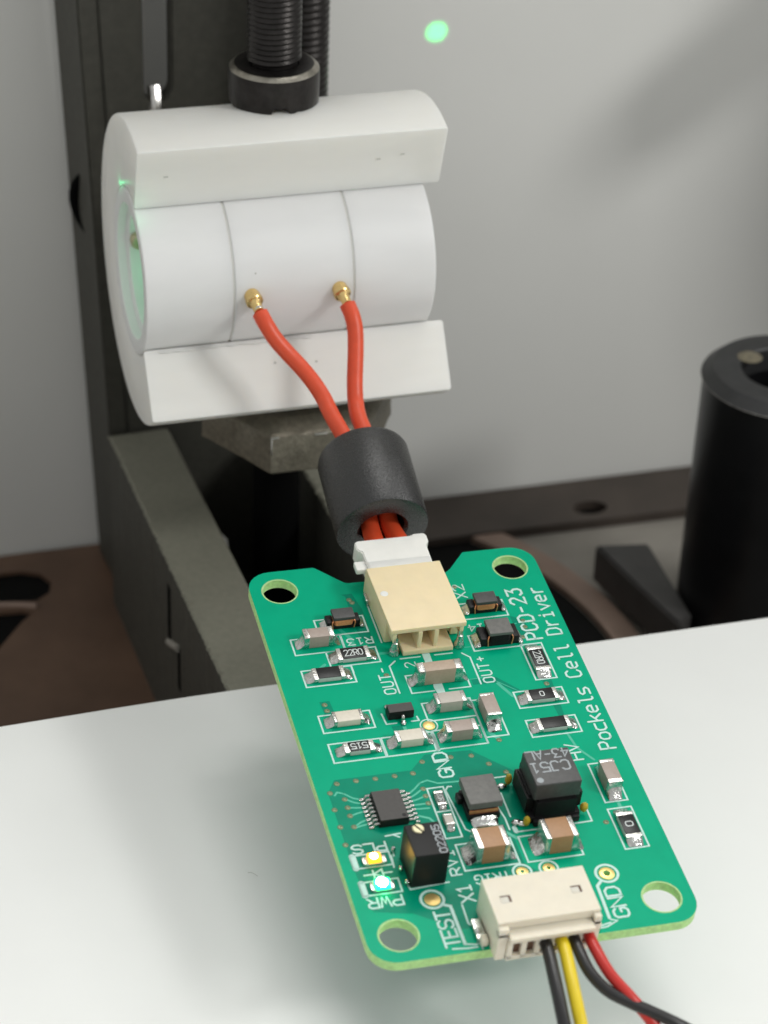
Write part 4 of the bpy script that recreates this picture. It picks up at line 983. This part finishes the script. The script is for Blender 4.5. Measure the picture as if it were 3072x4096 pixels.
for s in (-1, 1):
    x = -4.75 if s < 0 else 4.62
    bb = bmesh.new(); box(bb, x - 0.4, x + 0.4, -22.4, -20.3, 0.05, 0.5, 0.12, 3); finish('solder_tab', bb, 'tin', sk)
    bb = bmesh.new(); bmesh.ops.create_icosphere(bb, subdivisions=3, radius=0.33); bmesh.ops.translate(bb, verts=bb.verts, vec=(x - 0.15, -21.6, 0.42)); finish('solder_joint', bb, 'solder', sk)
    bb = bmesh.new(); box(bb, x - 0.1 * (s < 0) - 0.1, x + 0.35, -22.9, -22.1, 0.05, 0.75, 0.15, 3); finish('side_lug', bb, 'nylon_ivory', sk)
bb = bmesh.new(); box(bb, -3.9, 3.9, -19.15, -18.75, 0.03, 0.3, 0.05); finish('solder_row', bb, 'tin', sk)

# ================================================================== CABLES
def bw(p): return RB3 @ Vector(p) + Vector((0, 0, 14))
def to_world(bb):
    for v in bb.verts: v.co = bw(v.co)
    return bb
# power cable with its plug
root = thing('power_cable', 'four-wire cable in black, yellow, black and red plugged into the lower socket', 'cable', tuple(bw((0, -24, 1))))
bb = bmesh.new()
box(bb, -3.42, 3.52, -24.75, -20.5, 2.2, 2.68, 0.1, 3)            # upper lip
box(bb, -3.42, 3.52, -24.35, -20.5, -0.2, 0.25, 0.06)
xs = [-2.62 + 1.15 * k for k in range(6)]
cuts = [-3.42] + [x + 0.0 for x in xs] + [3.52]
for i in range(7):
    x0 = -3.42 if i == 0 else xs[i - 1] + 0.36
    x1 = 3.52 if i == 6 else xs[i] - 0.36
    box(bb, x0, x1, -24.35, -20.5, 0.0, 2.3, 0.05)
box(bb, -3.4, 3.5, -23.6, -20.5, 1.75, 2.3, 0.0)
plug = wpart('plug', to_world(bb), 'nylon_ivory', root)
bb = bmesh.new(); box(bb, -3.3, 3.4, -23.95, -23.7, 0.05, 2.25, 0.0); wpart('socket_back', to_world(bb), 'hole_brown', root, plug)
W = {
 'black': ([(-0.65, -22.0, 12.35), (-0.6, -23.4, 12.25), (-0.76, -25.25, 12.2), (-1.05, -27.35, 11.8), (-1.3, -29.39, 11.2), (-1.49, -31.28, 10.4), (-1.57, -32.64, 9.6), (-1.4, -38, 6.6), (0, -46, 3.2), (3, -60, 0.8), (8, -90, 0.7)], 0.52, 'black_pvc'),
 'yellow': ([(0.6, -22.0, 12.35), (0.6, -23.4, 12.25), (0.54, -25.37, 12.2), (0.13, -28.22, 11.6), (-0.12, -30.43, 10.8), (-0.17, -31.4, 10.2), (-0.34, -32.74, 9.4), (-0.4, -38, 6.2), (1, -47, 2.8), (5, -62, 0.7), (10, -90, 0.7)], 0.52, 'yellow_pvc'),
 'black2': ([(1.75, -22.0, 12.35), (1.72, -23.6, 12.25), (1.61, -25.73, 12.1), (1.81, -27.65, 11.6), (2.74, -29.2, 10.9), (4.31, -30.17, 10.2), (5.81, -30.95, 9.6), (7.68, -31.92, 8.8), (9.69, -32.74, 7.5), (15, -36, 4.0), (22, -44, 1.0), (34, -60, 0.7)], 0.48, 'black_pvc'),
 'red': ([(2.88, -22.0, 12.35), (2.9, -23.6, 12.25), (2.91, -25.85, 12.1), (3.31, -28.11, 11.5), (4.4, -29.88, 10.5), (5.34, -30.71, 9.4), (5.95, -31.39, 8.6), (6.76, -32.39, 7.5), (9, -36, 4.0), (14, -44, 1.0), (26, -60, 0.7)], 0.47, 'red_pvc')}
for k, (pts, r_, mt) in W.items():
    bb = bmesh.new(); tube(bb, pts, r_, 18, sub=6)
    wpart('wire', bb, mt, root, smooth=60, label={'black': 'left black wire', 'yellow': 'yellow wire', 'black2': 'right black wire bending to the right', 'red': 'red wire bending to the right'}[k])

# output cable: plug and two red wires to the cell
root = thing('output_cable', 'pair of red wires from a white plug up to the white cell', 'cable', tuple(bw((0, 22, 1.5))))
bb = bmesh.new()
prof = [(-3.05, 12.9), (2.95, 12.9), (2.98, 19.6), (3.08, 22.2), (3.42, 22.7), (3.46, 23.6), (3.2, 23.85), (2.2, 23.85), (2.0, 23.65), (-3.2, 23.6), (-3.5, 23.35), (-3.5, 22.5), (-3.3, 22.15), (-3.08, 22.05)]
prism(bb, prof, 0.55, 2.42)
bmesh.ops.bevel(bb, geom=[e for e in bb.edges if len(e.link_faces) == 2 and e.calc_face_angle(0) > 0.6], offset=0.1, segments=2, affect='EDGES')
plug = wpart('plug', to_world(bb), 'nylon_white', root)
bb = bmesh.new(); box(bb, -4.1, -3.0, 19.95, 21.15, 1.5, 2.1, 0.16, 3); wpart('latch_tab', to_world(bb), 'nylon_white', root, plug)
bb = bmesh.new(); box(bb, -2.9, 2.9, 19.6, 20.5, 2.40, 2.47, 0.03); wpart('ridge', to_world(bb), 'nylon_white', root, plug)
AX = Vector((-0.04, -0.95, -0.31)).normalized()
NB = Vector((0.42, 25.5, 18.72)); LB = 9.3; FB = NB - AX * LB
e1 = Vector((1, 0, 0)) - AX * AX.x; e1.normalize(); e2 = AX.cross(e1); e2 = -e2 if e2.z < 0 else e2
def inb(c, u, v): return c + e1 * u + e2 * v
pl_l, pl_r = bw((-1.25, 21.6, 1.42)), bw((1.2, 21.6, 1.42))
redL = [pl_l, bw((-1.2, 23.4, 1.42)), inb(NB - AX * 0.6, -0.97, -0.45), inb(NB - AX * 3, -0.92, -0.1), inb(FB + AX * 1.0, -1.0, 0.1), inb(FB - AX * 0.8, -1.05, 0.35),
        (-1.18, 38.2, 24.05), (-1.55, 40.0, 25.0), (-2.24, 41.2, 26.12), (-3.12, 42.4, 27.17), (-4.23, 43.4, 28.35), (-5.31, 44.2, 29.64), (-6.05, 45.0, 30.9), (-6.42, 46.0, 31.65)]
redR = [pl_r, bw((1.2, 23.4, 1.42)), inb(NB - AX * 0.6, 0.97, -0.45), inb(NB - AX * 3, 0.92, -0.1), inb(FB + AX * 1.0, 0.95, 0.1), inb(FB - AX * 0.8, 0.98, 0.35),
        (1.55, 38.2, 23.35), (1.69, 40.0, 24.15), (1.9, 41.2, 25.45), (2.18, 42.2, 26.84), (2.46, 43.2, 28.27), (2.65, 44.2, 29.71), (2.57, 45.0, 30.79), (2.32, 46.0, 31.65)]
for pts, lb in ((redL, 'red wire to the left gold pin'), (redR, 'red wire to the right gold pin')):
    bb = bmesh.new(); tube(bb, pts, lambda t: 0.90 - 0.11 * min(1, t * 2.2) - 0.07 * max(0, 1 - t / 0.08), 24, sub=8); wpart('wire', bb, 'red_silicone', root, smooth=60, label=lb)
# ferrite bead
root = thing('ferrite_bead', 'black cylindrical ferrite bead threaded on the two red wires', 'ferrite bead', tuple(NB))
bb = bmesh.new()
rb, rh = 4.42, 2.15
lathe(bb, [(rh, 0.35), (rh + 0.3, 0.02), (rb - 0.30, 0), (rb - 0.08, 0.10), (rb, 0.32), (rb, LB - 0.6), (rb - 0.15, LB - 0.2), (rb - 0.55, LB), (rh + 0.3, LB), (rh, LB - 0.35), (rh, 0.35)], 96)
q = Vector((0, 0, 1)).rotation_difference(-AX).to_matrix()
bmesh.ops.rotate(bb, verts=bb.verts, cent=(0, 0, 0), matrix=q)
finish('bead_body', bb, 'bead', root, 40)

# ================================================================== unseen arm added just out of the picture to throw a shadow on the sheet
root = thing('shadow_caster', 'unseen black arm added to cast a shadow on the backdrop', 'shadow caster', (114, 71, Z_B))
b = bmesh.new(); tube(b, [(114, 72, Z_B + 1.5), (110, 72, -3), (106, 72, 19), (102, 72, 33), (100, 72, 51), (100, 72, 130)], 8.0, 24); wpart('caster_post', b, 'post', root)
b = bmesh.new(); tube(b, [(99, 74, 68.0), (91, 74, 60.5), (79, 74, 50.2), (76, 74, 48.0), (75, 74, 47.2)], lambda t: 5.4 * math.sqrt(max(0.05, 1 - max(0, (t - 0.86) / 0.14) ** 2)), 24); wpart('caster_rod', b, 'post', root)

# ================================================================== laser light (green)
def spot(name, loc, target, power, size_deg, blend, col, rad=0.2):
    l = bpy.data.lights.new(name, 'SPOT'); l.energy = power; l.spot_size = R(size_deg); l.spot_blend = blend; l.color = col; l.shadow_soft_size = rad
    o = bpy.data.objects.new(name, l); C.objects.link(o); o.location = loc
    o.rotation_euler = (Vector(target) - Vector(loc)).to_track_quat('-Z', 'Y').to_euler(); return o
lb = spot('laser_beam', (60, 20, 52), (27.0, 96, 38.7), 6.5e5, 1.9, 0.8, (0.0, 1.0, 0.17))
lb.data.use_nodes = True                                  # laser speckle
ln = lb.data.node_tree; le = ln.nodes['Emission']
lt = ln.nodes.new('ShaderNodeTexCoord'); lz = ln.nodes.new('ShaderNodeTexNoise'); lz.inputs['Scale'].default_value = 420; lz.inputs['Detail'].default_value = 1
lr = ln.nodes.new('ShaderNodeMapRange'); lr.inputs['From Min'].default_value = 0.35; lr.inputs['From Max'].default_value = 0.65; lr.inputs['To Min'].default_value = 0.15; lr.inputs['To Max'].default_value = 2.0
ln.links.new(lt.outputs['Normal'], lz.inputs['Vector']); ln.links.new(lz.outputs['Fac'], lr.inputs['Value']); ln.links.new(lr.outputs['Result'], le.inputs['Strength'])
def scatter(loc, power, rad):
    l = bpy.data.lights.new('laser_scatter', 'POINT'); l.energy = power; l.color = (0.06, 1.0, 0.36); l.shadow_soft_size = rad
    o = bpy.data.objects.new('laser_scatter', l); C.objects.link(o); o.location = loc
scatter(O + Vector((-11.5, 0.5, 0.5)), 170, 0.4)
scatter(O + Vector((-15.2, -4.6, 8.3)), 16, 0.2)
scatter(O + Vector((-15.3, 4.3, 7.4)), 12, 0.2)
